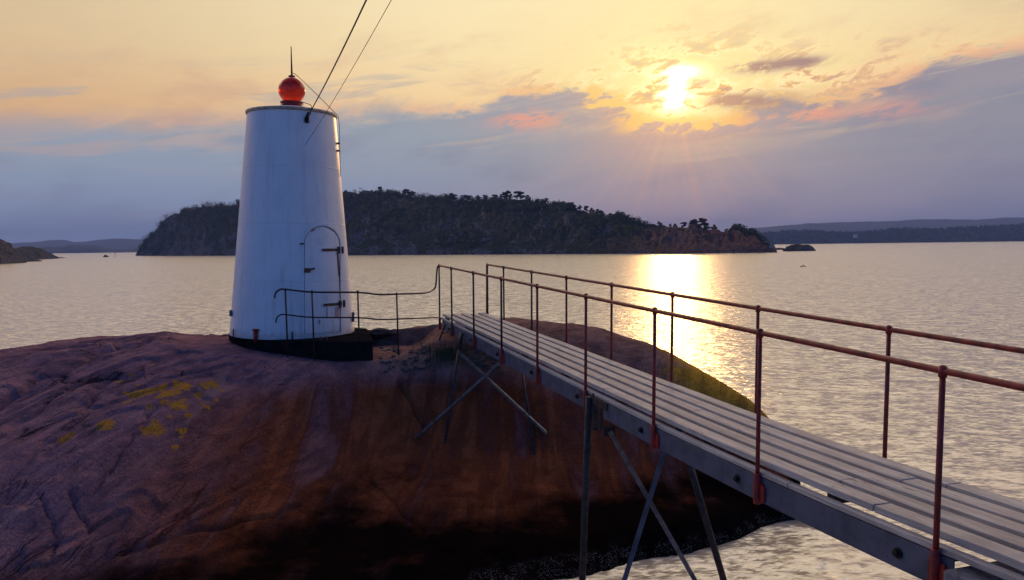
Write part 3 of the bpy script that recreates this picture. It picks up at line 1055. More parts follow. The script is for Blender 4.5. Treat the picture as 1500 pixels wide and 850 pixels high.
# near shore under the photographer (only its cast light matters to the view)
gxs = np.arange(-14, 12, 0.35); gys = np.arange(-26, 4.9, 0.35)
SX, SY = np.meshgrid(gxs, gys)
SZ = 1.25 + 0.25 * fbm(SX * .35, SY * .35, None, 4, .5, 9) + np.clip(-SY - 3, 0, 30) * 0.16
lim = 3.2 - 0.06 * np.abs(SX - 2) ** 1.5
SZ = SZ - np.clip((SY - lim + 1.3), 0, 9) ** 1.5 * 1.1
np_s = np.stack([SX.ravel(), SY.ravel(), SZ.ravel()], 1)
sh = np_mesh('shore_rock', np_s, grid_faces(len(gys), len(gxs)), plain('shore_granite', (0.12, 0.095, 0.10), 0.9, 0, 0.4, 1.5, 0.03))
tag(sh, kind='structure')

# ------------------------------------------------------------------ light tower
TY = 16.2
tb = at(429.5, 487.5, TY)
tower = empty('light_tower', (tb.x, tb.y, tb.z), (0, 0.0235, 0))
tag(tower, 'tapered white iron light tower with arched rusty-hinged door and red ball on top', 'lighthouse')
R0, R1 = 183 / 2 / F * TY * 0.968, 131 / 2 / F * TY * 0.945
TH = at(428, 168.5, TY).z - tb.z
body = MB()
prof = [(R0 + (R1 - R0) * k / 24, TH * k / 24) for k in range(25)]
body.lathe(prof, n=96)
wall = body.build('wall', M_white, tower)
rim = MB()
rim.lathe([(R1 - .02, TH - 0.035), (R1 + 0.026, TH - 0.03), (R1 + 0.032, TH), (R1 + 0.026, TH + 0.028), (R1 - 0.02, TH + 0.034)], n=96)
rim.build('rim', M_rim, tower)
rf = MB()
rf.lathe([(R1 + 0.01, TH + 0.03), (R1 * 0.8, TH + 0.07), (R1 * 0.5, TH + 0.12), (0.24, TH + 0.15), (0.0, TH + 0.15)], n=64)
rf.build('roof', M_roof, tower)
zt = TH + 0.14
col = MB()
col.lathe([(0.255, zt), (0.26, zt + .03), (0.215, zt + .045), (0.205, zt + .08), (0.23, zt + .09), (0.235, zt + 0.12), (0.0, zt + 0.12)], n=40)
col.build('lantern_base', M_red, tower)
mg, tg, bg_ = new_mat('red_lantern_glass')
gn = tg.noise(obj_of(tg), 5, 4, 0.6)
tg.put(bg_.inputs['Base Color'], tg.mix(tg.step(gn, 0.35, 0.7), (0.85, 0.060, 0.020, 1), (0.60, 0.025, 0.012, 1)))
bg_.inputs['Roughness'].default_value = 0.22
bg_.inputs['Transmission Weight'].default_value = 0.45
bg_.inputs['IOR'].default_value = 1.15
bg_.inputs['Coat Weight'].default_value = 0.4
ball = MB()
zc = zt + 0.12 + 0.235
prof = []
for k in range(33):
    an = -math.pi / 2 + math.pi * k / 32
    prof.append((max(0.268 * math.cos(an), 0.0005), zc + 0.268 * math.sin(an)))
ball.lathe(prof, n=48)
bobj = ball.build('lantern_ball', mg, tower)
cp = MB()
cp.lathe([(0.075, zc + .255), (0.07, zc + .29), (0.03, zc + .31), (0.0, zc + .31)], n=20)
cp.build('cap', M_red, bobj)
sp = MB()
sp.tube([(0, 0, zc + .30), (-0.012, 0, zc + 0.88)], [0.020, 0.009], 8)
sp.build('spike', M_dark, tower)


# things fixed on the cone: u = metres to the right along the surface as seen from the bridge side
view = math.atan2(-tb.y, -tb.x)


def cone(u_px, z, off=0.0):
    """point on the cone wall; u_px = photo x offset from the axis at that height"""
    r = R0 + (R1 - R0) * z / TH
    s = max(-0.985, min(0.985, u_px / F * (TY - r * 0.8) / r))
    an = view + math.asin(s)
    return Vector((math.cos(an) * (r + off), math.sin(an) * (r + off), z))


def zpx(py):
    """height on the front of the tower wall for a photo row"""
    return at(470, py, TY - 1.1).z - tb.z


def strip(mb, pts, w, th):
    """raised flat strip along (u,z) points on the cone"""
    P = []
    for i, (u, z) in enumerate(pts):
        a = pts[max(i - 1, 0)]; b = pts[min(i + 1, len(pts) - 1)]
        du, dz = (b[0] - a[0]), (b[1] - a[1]) * F / TY
        L = math.hypot(du, dz) or 1
        nu, nz = -dz / L, du / L
        row = []
        for k, o in ((-1, 0.0), (-1, th), (1, th), (1, 0.0)):
            row.append(cone(u + nu * k * w / 2, z + nz * k * w / 2 * TY / F, o))
        P.append(row)
    mb.grid(P, False)


def arch(c, hw, z0, zs, n=16):
    """u,z outline of an arched opening, open at the bottom"""
    o = [(c - hw, z0), (c - hw, (z0 + zs) / 2), (c - hw, zs)]
    rz_ = hw * TY / F * 1.0
    for k in range(1, n):
        a = math.pi - math.pi * k / n
        o.append((c + hw * math.cos(a), zs + rz_ * math.sin(a)))
    o += [(c + hw, zs), (c + hw, (z0 + zs) / 2), (c + hw, z0)]
    return o


DC, DHW = 471 - 429.5 + 0.0, 25.5
zs = zpx(357); z0d = 0.11
door_mb = MB()
rows = []
for k in range(21):
    f_ = k / 20
    row = []
    top_z = zs + DHW * TY / F
    z = z0d + (top_z - z0d) * f_
    hw = DHW if z < zs else DHW * math.sqrt(max(0.0, 1 - ((z - zs) / (DHW * TY / F)) ** 2))
    hw = max(hw, 0.2)
    for j in range(13):
        row.append(cone(DC + hw * (j / 6 - 1), z, 0.012))
    rows.append(row)
door_mb.grid(rows, True)
door = door_mb.build('door', M_white, tower)
M_gap = plain('door_gap', (0.10, 0.095, 0.10), 0.8, 0, 0.4, 9, c2=(0.30, 0.30, 0.32))
fr = MB()
strip(fr, arch(DC, DHW + 2.2, z0d, zs), 2.6, 0.026)
fr.build('door_frame', M_white, tower)
gp = MB()
strip(gp, arch(DC, DHW + 0.4, z0d, zs), 0.9, 0.016)
gp.build('door_seal', M_gap, door)
for (y_, u0, u1) in ((365, 470, 497), (447, 472, 499)):
    hi = MB()
    z = zpx(y_)
    strip(hi, [(u0 - 429.5, z), ((u0 + u1) / 2 - 429.5, z + .004), (u1 - 429.5, z)], 3.6, 0.030)
    for uu in (u1 - 429.5 - 3, u1 - 429.5 + 3):
        c = cone(uu, z, 0.035)
        hi.tube([c - Vector((0, 0, 0.07)), c + Vector((0, 0, 0.07))], 0.026, 8)
    hi.build('hinge', M_rust, door, 0.003)
la = MB()
z = zpx(395)
strip(la, [(445 - 429.5, z), (453 - 429.5, z)], 6, 0.04)
strip(la, [(451 - 429.5, z + .01), (459 - 429.5, z + .035)], 2.0, 0.05)
la.build('latch', M_rust, door, 0.002)
kp = MB()
strip(kp, [(439 - 429.5, zpx(356)), (445 - 429.5, zpx(356))], 2.2, 0.03)
kp.build('hook', M_galv, tower)
rs = MB()
strip(rs, [(493.5 - 429.5, zpx(369)), (494.5 - 429.5, zpx(385)), (496 - 429.5, zpx(405))], 2.4, 0.018)
strip(rs, [(496 - 429.5, zpx(405)), (497.5 - 429.5, zpx(440))], 0.9, 0.017)
rs.build('rust_streak', M_rust, door)
for uu, ya_, yb_, ww in ((477, 451, 467, 1.2), (497.5, 452, 468, 1.6), (466, 468, 475, 2.2)):
    rs = MB()
    strip(rs, [(uu - 429.5, zpx(ya_)), (uu - 429.3, zpx(yb_))], ww, 0.019)
    rs.build('rust_streak', M_streak, door)
rs = MB()
strip(rs, [(455 - 429.5, zpx(337)), (460 - 429.5, zpx(333))], 3.0, 0.019)
rs.build('rust_streak', M_streak, door)
rs = MB()
strip(rs, [(492 - 429.5, zpx(451)), (492 - 429.5, zpx(468))], 5.5, 0.018)
rs.build('rust_streak', M_pink, door)
# faint lettering, too worn to read
lt = MB()
for r_ in range(4):
    u = 463.0
    while u < 473:
        w_ = random.uniform(0.6, 1.6)
        strip(lt, [(u - 429.5, zpx(349 + r_ * 2.6)), (u + w_ - 429.5, zpx(349 + r_ * 2.6))], 0.55, 0.0145)
        u += w_ + random.uniform(0.5, 1.2)
lt.build('worn_lettering', plain('faded_lettering', (0.40, 0.41, 0.44), 0.7), door)
# rusty stub and little fittings at the foot of the wall
vt = MB()
c = cone(378 - 429.5, 0.10, 0.03)
vt.tube([c + Vector((0, 0, -0.16)), c + Vector((0, 0, 0.08))], [0.035, 0.05], 12)
vt.tube([c + Vector((0, 0, 0.08)), c + Vector((0, 0, 0.10))], 0.072, 12)
vt.build('drain_stub', M_bracket, tower)
for px_, h_ in ((428, 0.16), (345, 0.16)):
    fx = MB()
    c = cone(px_ - 429.5, 0.0, 0.02)
    fx.tube([c + Vector((0, 0, -0.05)), c + Vector((0, 0, h_))], 0.012, 6)
    fx.build('anchor_bolt', M_dark, tower)
for py_ in (199, 211):
    cl = MB()
    z = zpx(py_) + .02
    rr = R0 + (R1 - R0) * z / TH
    c = cone(66, z, 0.0)
    cl.box(c, (0.10, 0.10, 0.03))
    cl.build('cable_clip', M_dark, tower)
# lug plate sticking out low on the right
lg = MB()
lg.box(cone(88, 0.34, 0.03), (0.05, 0.03, 0.20))
lg.build('lug', M_galv, tower)
lg = MB()
lg.box(cone(-88, 0.45, 0.03), (0.05, 0.03, 0.12))
lg.build('lug', M_galv, tower)

# plinth
plin = empty('tower_plinth', (tb.x, tb.y, tb.z - 0.35))
tag(plin, 'low black tarred concrete footing under the white tower', 'plinth')
pb = MB()
edge_pts = []
for (px_, Y_) in ((334.5, 16.25), (338, 15.75), (358, 15.25), (400, 14.92), (452, 14.70), (500, 14.58), (546, 14.60)):
    q_ = at(px_, 490, Y_)
    edge_pts.append((q_.x - tb.x, Y_ - tb.y))
edge_pts += [(edge_pts[-1][0] - 0.24, edge_pts[-1][1] + 1.1), (1.42, 0.6), (0.5, 1.45), (-0.5, 1.45), (-1.2, 0.9)]
pts = []
for i_, a_ in enumerate(edge_pts):
    b_ = edge_pts[(i_ + 1) % len(edge_pts)]
    for k_ in range(6):
        u_ = k_ / 6
        pts.append((a_[0] + (b_[0] - a_[0]) * u_, a_[1] + (b_[1] - a_[1]) * u_))
k = len(pts)
jz = [0.012 * mnoise.noise(Vector((x_ * 2.3, y_ * 2.3, 1.0))) for x_, y_ in pts]
jr = [1 + 0.008 * mnoise.noise(Vector((x_ * 4, y_ * 4, 7.0))) for x_, y_ in pts]
vs = [(x_, y_, -0.75) for x_, y_ in pts] + [(x_ * r_, y_ * r_, 0.335 + z_) for (x_, y_), z_, r_ in zip(pts, jz, jr)] + [(x_ * .982, y_ * .982, 0.352 + z_) for (x_, y_), z_ in zip(pts, jz)] + [(0, 0, 0.355)]
fs = []
for i_ in range(k):
    j_ = (i_ + 1) % k
    fs += [(i_, j_, k + j_, k + i_), (k + i_, k + j_, 2 * k + j_, 2 * k + i_), (2 * k + i_, 2 * k + j_, 3 * k)]
pb._add(vs, fs)
pb.build('footing_slab', M_plinth, plin)
bb_ = MB()
for q_ in (0.9, 1.02):
    bb_.tube([(q_, edge_pts[5][1] + 0.25, 0.30), (q_, edge_pts[5][1] + 0.25, 0.42)], 0.014, 8)
    bb_.build('anchor_bolt', M_rust, plin)
    bb_ = MB()
# ------------------------------------------------------------------ guard rail between the tower and the bridge
gr_posts = [(418, 425, 14.62), (457, 428, 14.50), (524, 428, 14.62), (581, 431, 14.95)]
base = at(581, 520, 14.95)
guard = empty('guard_rail', base)
tag(guard, 'low two-rail dark pipe railing in front of the tower door', 'railing')
end = bridge_pt(0.0, 12.42, HRX)


def smooth_pts(P, n=6):
    out = []
    P = [Vector(p) for p in P]
    for i in range(len(P) - 1):
        p0, p1, p2, p3 = P[max(i - 1, 0)], P[i], P[i + 1], P[min(i + 2, len(P) - 1)]
        for k in range(n):
            u = k / n
            out.append(0.5 * ((2 * p1) + (p2 - p0) * u + (2 * p0 - 5 * p1 + 4 * p2 - p3) * u * u + (-p0 + 3 * p1 - 3 * p2 + p3) * u ** 3))
    out.append(P[-1])
    return out


def world_part(mb, name, mat, parent):
    return mb.build(name, mat, parent, world=True)


ye = end.y
tr = MB()
tr.tube(smooth_pts([at(402, 437, 14.66), at(404, 429, 14.65), at(410, 424.5, 14.64), at(418, 424, 14.62), at(457, 428, 14.50), at(524, 428.5, 14.62), at(555, 431.5, 14.8), at(581, 431, 14.95),
                    at(620, 429.5, 15.4), end + Vector((-.14, -.12, -.50)), end + Vector((-.075, -.05, -.42)), end + Vector((-.05, -.02, -.16)), end + Vector((-.03, 0, -.03)), end]), 0.017, 10)
world_part(tr, 'top_rail', M_rail_dark, guard)
lr = MB()
lr.tube(smooth_pts([at(404, 473, 14.66), at(406, 465, 14.65), at(411, 461.5, 14.64), at(418, 461, 14.62), at(457, 465, 14.50), at(524, 465.5, 14.62), at(555, 468, 14.8), at(581, 467.5, 14.95), at(620, 466, 15.3), Vector((end.x, ye, at(642, 465.5, ye).z))]), 0.014, 10)
world_part(lr, 'lower_rail', M_rail_dark, guard)
for (px_, py_, Y_) in gr_posts:
    a = at(px_, py_ - 1, Y_)
    b = Vector((a.x + 0.01, a.y, rz(a.x, a.y) - 0.08))
    m_ = MB(); m_.tube([a, b], 0.016, 10)
    m_.tube([a + Vector((0, 0, -.025)), a + Vector((0, 0, 0.018))], 0.022, 10)
    world_part(m_, 'post', M_rail_dark, guard)

# ------------------------------------------------------------------ wires
def wire(name, P, r, label):
    m_ = MB()
    P = [Vector(p) for p in P]
    o0 = P[0]
    m_.tube([p - o0 for p in P], r, 6)
    o = m_.build(name, M_cable)
    o.location = o0
    return tag(o, label, 'cable')


def sag_line(a, b, k, n=14):
    a, b = Vector(a), Vector(b)
    e = a + (b - a) * k
    return [a.lerp(e, i / n) - Vector((0, 0, 0.18 * 4 * (i / n) * (1 - i / n))) for i in range(n + 1)]


TM = Matrix.Translation(tower.location) @ Matrix.Rotation(0.0235, 4, 'Y')
A1 = TM @ cone(449 - 429.5, zpx(167), 0.05)
wire('supply_cable', sag_line(A1, at(527, -3, 9.5), 2.2), 0.011, 'thick black overhead cable running from the tower rim up out of view')
sh_ = MB()
A2 = TM @ cone(447 - 429.5, zpx(209), 0.015)
wire('stay_wire', sag_line(A2, at(562, -3, 9.5), 2.2), 0.0045, 'thin black wire from the upper tower wall, right of the thick cable')
P = [TM @ q for q in (Vector((0.02, -0.05, zc + 0.28)), Vector((0.14, -0.16, zc + 0.27)), cone(52, TH + .02, 0.09) + Vector((0, 0, 0.03)),
     cone(63, TH - .08, 0.07), cone(66.0, zpx(200), 0.05), cone(66.5, zpx(212), 0.045), cone(70, zpx(250), 0.012))]
wire('earth_wire', smooth_pts(P, 8), 0.006, 'thin wire looping from the red ball over the roof edge down the right wall')
ins = MB()
ins.tube([(0, 0, 0), (0.05, -0.03, 0.13)], [0.045, 0.02], 8)
ins.box((0.0, 0.02, -0.02), (0.07, 0.06, 0.09))
io = ins.build('cable_anchor', M_dark)
io.location = A1 + Vector((-0.01, 0, -0.03))
tag(io, 'small black anchor clamp holding the thick cable on the tower rim', 'clamp')
lp = MB()
q = tower.location
lp.tube(smooth_pts([cone(10, TH + .02, -.25) + Vector((0, 0, .16)), cone(14, TH + .02, -.05) + Vector((0, 0, .12)), cone(18, TH, 0.06) + Vector((0, 0, .10)), cone(25, TH, 0.06) + Vector((0, 0, 0.06)), cone(23, TH - .12, 0.06), cone(18, TH - .16, 0.05)]), 0.007, 6)
lp.build('cable_loop', M_cable, tower)

# ------------------------------------------------------------------ grass tuft and rubble on the rock
mgz, tz, bz_ = new_mat('dry_grass')
tz.put(bz_.inputs['Base Color'], tz.mix(tz.step(tz.noise(obj_of(tz), 6, 3), .35, .65), (0.045, 0.060, 0.016, 1), (0.085, 0.070, 0.025, 1)))
bz_.inputs['Roughness'].default_value = 0.8
gt = on_rock(655, 522)
tuft = MB()
for k in range(420):
    a = random.random() * 6.28; r_ = abs(random.gauss(0, 0.16))
    x_, y_ = r_ * 1.5 * math.cos(a), r_ * math.sin(a)
    z_ = rz(gt.x + x_, gt.y + y_) - gt.z
    h_ = random.uniform(0.08, 0.2)
    lx, ly = random.uniform(-.08, .08), random.uniform(-.08, .08)
    w_ = 0.006
    tuft._add([(x_ - w_, y_, z_ - .02), (x_ + w_, y_, z_ - .02), (x_ + lx * .4 + w_ * .7, y_ + ly * .4, z_ + h_ * .6), (x_ + lx * .4 - w_ * .7, y_ + ly * .4, z_ + h_ * .6), (x_ + lx, y_ + ly, z_ + h_)],
              [(0, 1, 2, 3), (3, 2, 4)])
to = tuft.build('grass_tuft', mgz)
to.location = gt
tag(to, 'dark green grass tuft growing on the rock below the bridge end', 'grass')
M_stone = plain('loose_stone', (0.14, 0.105, 0.095), 0.9, 0, 0.5, 6, 0.01)
M_stone_dark = plain('dark_stone', (0.05, 0.038, 0.035), 0.9, 0, 0.5, 6, 0.01)
rub = MB()
for k in range(150):
    if k < 80:
        px_, py_ = random.uniform(555, 640), random.uniform(500, 545)
    else:
        px_, py_ = random.uniform(690, 735), random.uniform(505, 540)
    q_ = on_rock(px_, py_)
    s_ = random.uniform(0.015, 0.05) * (1.6 if random.random() < .1 else 1)
    rub.ico((q_.x, q_.y, q_.z + s_ * 0.25), s_, 1, 0.6, (1.3, 1, 0.7), k)
tag(rub.build('rubble', M_stone), kind='stuff')
bl1 = MB()
q_ = on_rock(554, 492)
bl1.ico((0, 0, 0.05), 0.20, 3, 0.7, (1.8, 1.0, 0.5), 4)
b_ = bl1.build('boulder', M_stone_dark); b_.location = q_
tag(b_, 'flat dark boulder on the rock at the right edge of the tower footing', 'boulder')

# ------------------------------------------------------------------ far island, rocks and hills
def terrain_mat(name, rockc, vegc, veg_bias=0.5, scale=0.05, glow_x=None):
    m, t, b = new_mat(name)
    p = pos_of(t)
    n = t.noise(p, scale, 7, 0.62)
    n2 = t.noise(p, scale * 7, 5, 0.65)
    nz = t.sep(t.n('ShaderNodeNewGeometry').outputs['Normal'])[2]
    v = t.step(t.add(t.add(n, t.mul(t.sub(n2, 0.5), 0.5)), t.mul(t.sub(nz, 0.5), 0.35)), veg_bias - 0.07, veg_bias + 0.10)
    rc = t.mix(t.step(n2, 0.3, 0.7), (*rockc, 1), tuple(c * 0.45 for c in rockc) + (1,))
    vc = t.mix(t.step(t.noise(p, scale * 3, 4), 0.35, 0.65), (*vegc, 1), (vegc[0] * 1.5, vegc[1] * 1.05, vegc[2] * 0.7, 1))
    cc = t.mix(v, rc, vc)
    if glow_x is not None:
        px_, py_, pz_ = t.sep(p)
        wm = t.mul(t.step(px_, glow_x, glow_x + 55), t.step(t.add(pz_, t.mul(t.sub(n2, 0.5), 14)), 17, 6))
        cc = t.mix(t.mul(wm, 0.75), cc, t.mix(t.step(n2, 0.35, 0.65), (0.34, 0.130, 0.075, 1), (0.14, 0.055, 0.034, 1)))  # warm glow on the low right end, painted into the ground colour
    t.put(b.inputs['Base Color'], cc)
    b.inputs['Roughness'].default_value = 0.95
    b.inputs['Specular IOR Level'].default_value = 0.1
    t.put(b.inputs['Normal'], t.bump(n2, 1.0, 1.2))
    return m


def ridge(name, crest, wl, depth, mat, rows=70, step=1.2, amp=1.0, freq=0.05, back=1.0, prof=0.62, seed=1):
    """land whose skyline follows crest (photo x,y) above a shoreline wl (photo x, metres ahead); depth = metres from shore to crest"""
    cx = np.array([c[0] for c in crest], float); cy = np.array([c[1] for c in crest], float)
    wx = np.array([w[0] for w in wl], float); wy = np.array([w[1] for w in wl], float)
    xs = np.arange(cx[0], cx[-1] + step / 2, step)
    ys = np.interp(xs, cx, cy)
    sh_y = np.interp(xs, wx, wy)
    dp = np.interp(xs, [d[0] for d in depth], [d[1] for d in depth])
    V = []
    crest_pts = []
    R = np.array(RC)
    vs_ = np.concatenate([np.linspace(-0.06, 1, rows), 1 + np.linspace(0.04, 1, rows // 3) * back])
    L = np.stack([(xs - 750) / F, -(ys - 425) / F, -np.ones_like(xs)], 1) @ R.T
    for v in vs_:
        Yc = sh_y + dp
        zc_ = H + L[:, 2] / L[:, 1] * Yc
        Yv = sh_y + dp * v
        Xv = L[:, 0] / L[:, 1] * Yv
        if v <= 1:
            hgt = zc_ * (np.sign(v) * abs(v) ** prof) if v > 0 else np.full_like(xs, -1.5)
        else:
            q_ = (v - 1) / back
            hgt = zc_ * (1 - q_ ** 1.6) - 1.0 * q_
        k = min(1, max(v, 0) * 6) * (1 if v < 0.92 else max(0.0, 0.25 + (1 - min(v, 1)) / 0.08 * .75))
        nn = fbm(Xv * freq, Yv * freq, hgt * freq, 5, 0.55, seed)
        rr = 1 - np.abs(fbm(Xv * freq * 2.2, Yv * freq * 1.2, hgt * freq * 2, 4, 0.5, seed + 9))
        hh = hgt + amp * k * (nn * 0.9 + rr * 1.1 - 0.8)
        V.append(np.stack([Xv, Yv + amp * k * nn * 1.5, hh], 1))
    V = np.array(V)
    o = np_mesh(name, V.reshape(-1, 3), grid_faces(len(vs_), len(xs)), mat)
    return o, V, vs_


M_isle = terrain_mat('island_ground', (0.20, 0.145, 0.140), (0.028, 0.034, 0.013), 0.44, 0.10, glow_x=25)
M_rock2 = terrain_mat('shore_rock_bare', (0.10, 0.082, 0.088), (0.030, 0.032, 0.014), 0.62, 0.10)
M_farveg = terrain_mat('far_wooded_ground', (0.04, 0.042, 0.045), (0.012, 0.016, 0.012), 0.33, 0.008)

ISLE_CREST = [(198, 374), (206, 362), (214, 351), (224, 342), (234, 329), (245, 319), (262, 312), (282, 307), (300, 303), (325, 301), (345, 299), (400, 292), (470, 286), (510, 284), (540, 281), (565, 282), (590, 285), (615, 290), (640, 293),
              (660, 293), (700, 292), (730, 291), (760, 292), (785, 296), (810, 301), (835, 306), (860, 312), (885, 318), (905, 324), (925, 331), (945, 334), (970, 335), (990, 334), (1010, 335), (1040, 336), (1070, 337), (1092, 338),
              (1105, 343), (1115, 350), (1124, 359), (1132, 366), (1139, 369.6)]
ISLE_WL = [(198, 630), (300, 540), (500, 440), (700, 385), (900, 338), (1020, 320), (1139, 312)]
ISLE_DP = [(198, 4), (240, 40), (300, 62), (500, 80), (760, 70), (900, 45), (1000, 32), (1090, 22), (1125, 8), (1139, 2)]
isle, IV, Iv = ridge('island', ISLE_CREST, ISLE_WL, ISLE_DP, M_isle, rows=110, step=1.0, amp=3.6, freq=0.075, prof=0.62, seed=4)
tag(isle, kind='structure')

L1, _, _ = ridge('headland', [(-160, 300), (-80, 330), (-20, 345), (0, 351), (14, 358), (26, 366), (36, 376), (41, 384)], [(-160, 262), (0, 278), (41, 305)], [(-160, 30), (0, 22), (30, 8), (41, 2)], M_rock2, rows=50, step=0.8, amp=0.9, freq=0.14, seed=14)
tag(L1, kind='structure')
L2, _, _ = ridge('headland', [(15, 372), (22, 364), (32, 361), (48, 361), (60, 364), (70, 369), (80, 374), (86, 376.5)], [(15, 400), (60, 430), (86, 470)], [(15, 10), (45, 22), (70, 10), (86, 2)], M_rock2, rows=36, step=0.7, amp=0.8, freq=0.12, seed=17)
tag(L2, kind='structure')
L3, _, _ = ridge('headland', [(36, 382), (44, 380), (55, 380.6), (62, 382)], [(36, 330), (62, 340)], [(36, 3), (62, 3)], M_rock2, rows=10, step=0.8, amp=0.1, freq=0.3, seed=18)
tag(L3, kind='structure')
L4, _, _ = ridge('headland', [(80, 377.6), (88, 376.6), (96, 377.8)], [(80, 500), (96, 500)], [(80, 4), (96, 4)], M_rock2, rows=10, step=0.8, amp=0.1, freq=0.3, seed=19)
tag(L4, kind='structure')
SKR, _, _ = ridge('islet', [(1147, 366), (1152, 362.5), (1158, 358.8), (1166, 357.6), (1176, 358.5), (1184, 358), (1190, 361.5), (1195, 366.3)], [(1147, 345), (1195, 350)], [(1147, 2), (1170, 8), (1195, 2)], M_rock2, rows=30, step=0.5, amp=0.5, freq=0.25, seed=23)
tag(SKR, kind='structure')
SK2, _, _ = ridge('islet', [(1131, 364.4), (1140, 363), (1152, 364.2)], [(1131, 420), (1152, 420)], [(1131, 3), (1152, 3)], M_rock2, rows=10, step=0.5, amp=0.1, freq=0.3, seed=24)
tag(SK2, kind='structure')
PR, _, _ = ridge('islet', [(1118, 359), (1124, 352.5), (1128, 351.8), (1132, 357), (1136, 362)], [(1118, 460), (1136, 460)], [(1118, 2), (1127, 6), (1136, 2)], terrain_mat('pale_rock', (0.30, 0.27, 0.26), (0.08, 0.08, 0.05), 0.85, 0.2), rows=20, step=0.5, amp=0.4, freq=0.3, seed=25)
tag(PR, kind='structure')

# far shores
WOOD_CREST = [(1085, 352), (1112, 343), (1140, 341.5), (1165, 338.5), (1190, 339), (1215, 341), (1245, 342.5), (1262, 342), (1285, 338.5), (1310, 336), (1345, 337), (1380, 336), (1420, 334.5), (1460, 332.5), (1500, 331), (1580, 328), (1800, 325)]
wood, WV, Wv = ridge('headland', WOOD_CREST, [(1085, 1500), (1250, 1450), (1500, 1350), (1800, 1300)], [(1085, 60), (1500, 110), (1800, 110)], M_farveg, rows=40, step=1.0, amp=2.0, freq=0.03, seed=31)
tag(wood, kind='structure')
fh1, _, _ = ridge('hill', [(1040, 345), (1080, 335), (1120, 333), (1150, 330.5), (1190, 327.5), (1230, 325.5), (1260, 324.5), (1300, 324.5), (1340, 321.5), (1380, 321), (1430, 322), (1470, 319), (1500, 318.5), (1600, 316), (1800, 310)],
                 [(1040, 2600), (1800, 2600)], [(1040, 500), (1800, 500)], M_farveg, rows=30, step=2.0, amp=5, freq=0.006, seed=41)
tag(fh1, kind='structure')
fl1, _, _ = ridge('hill', [(-250, 348), (-100, 354), (20, 356), (50, 355), (75, 352.5), (92, 352), (108, 355), (128, 354), (150, 350.8), (175, 349.6), (205, 350.5), (240, 352), (300, 352), (420, 356)],
                 [(-250, 3000), (420, 3000)], [(-250, 500), (420, 500)], M_farveg, rows=30, step=2.0, amp=4, freq=0.006, seed=43)
tag(fl1, kind='structure')
fl2, _, _ = ridge('hill', [(30, 366), (70, 361.5), (90, 362), (105, 359.5), (120, 359), (140, 360), (155, 364), (175, 365.5), (230, 366)],
                 [(30, 2000), (230, 2000)], [(30, 100), (230, 100)], M_farveg, rows=24, step=1.2, amp=2.5, freq=0.012, seed=45)
tag(fl2, kind='structure')

# ------------------------------------------------------------------ trees
def leaf_mat(name, c1, c2):
    m, t, b = new_mat(name)
    n = t.noise(pos_of(t), 0.35, 4, 0.6)
    rn = t.n('ShaderNodeNewGeometry').outputs['Random Per Island']
    t.put(b.inputs['Base Color'], t.mix(t.m('MULTIPLY_ADD', rn, 0.5, t.mul(t.step(n, 0.35, 0.65), 0.5)), (*c1, 1), (*c2, 1)))
    b.inputs['Roughness'].default_value = 0.9
    b.inputs['Specular IOR Level'].default_value = 0.15
    return m


M_pine = leaf_mat('pine_needles', (0.020, 0.030, 0.012), (0.045, 0.052, 0.018))
M_birch = leaf_mat('young_leaves', (0.085, 0.090, 0.018), (0.170, 0.125, 0.028))
M_bush = leaf_mat('scrub_leaves', (0.022, 0.034, 0.012), (0.070, 0.064, 0.020))
M_bark = plain('bark', (0.060, 0.042, 0.030), 0.9, 0, 0.4, 3)


def leaf_cloud(blobs, per, size, r):
    """many small two-sided faces spread through ellipsoids: (cx,cy,cz, rx,ry,rz)"""
    V, Fs = [], []
    for (cx, cy, cz, ax, ay, az_) in blobs:
        n = per
        d = r.normal(size=(n, 3)); d /= np.linalg.norm(d, axis=1)[:, None]
        rad = r.random(n) ** 0.45
        c = np.array([cx, cy, cz]) + d * rad[:, None] * np.array([ax, ay, az_])
        a = r.normal(size=(n, 3)); a /= np.linalg.norm(a, axis=1)[:, None]
        b = r.normal(size=(n, 3)); b -= a * (a * b).sum(1)[:, None]; b /= np.linalg.norm(b, axis=1)[:, None]
        s = size * (0.55 + 0.9 * r.random(n))[:, None]
        k = len(V) * 0
        q_ = np.stack([c - a * s, c + b * s * 0.6, c + a * s, c - b * s * 0.6], 1)
        V.append(q_.reshape(-1, 3))
    V = np.concatenate(V)
    Fq = np.arange(len(V)).reshape(-1, 4)
    return V, Fq


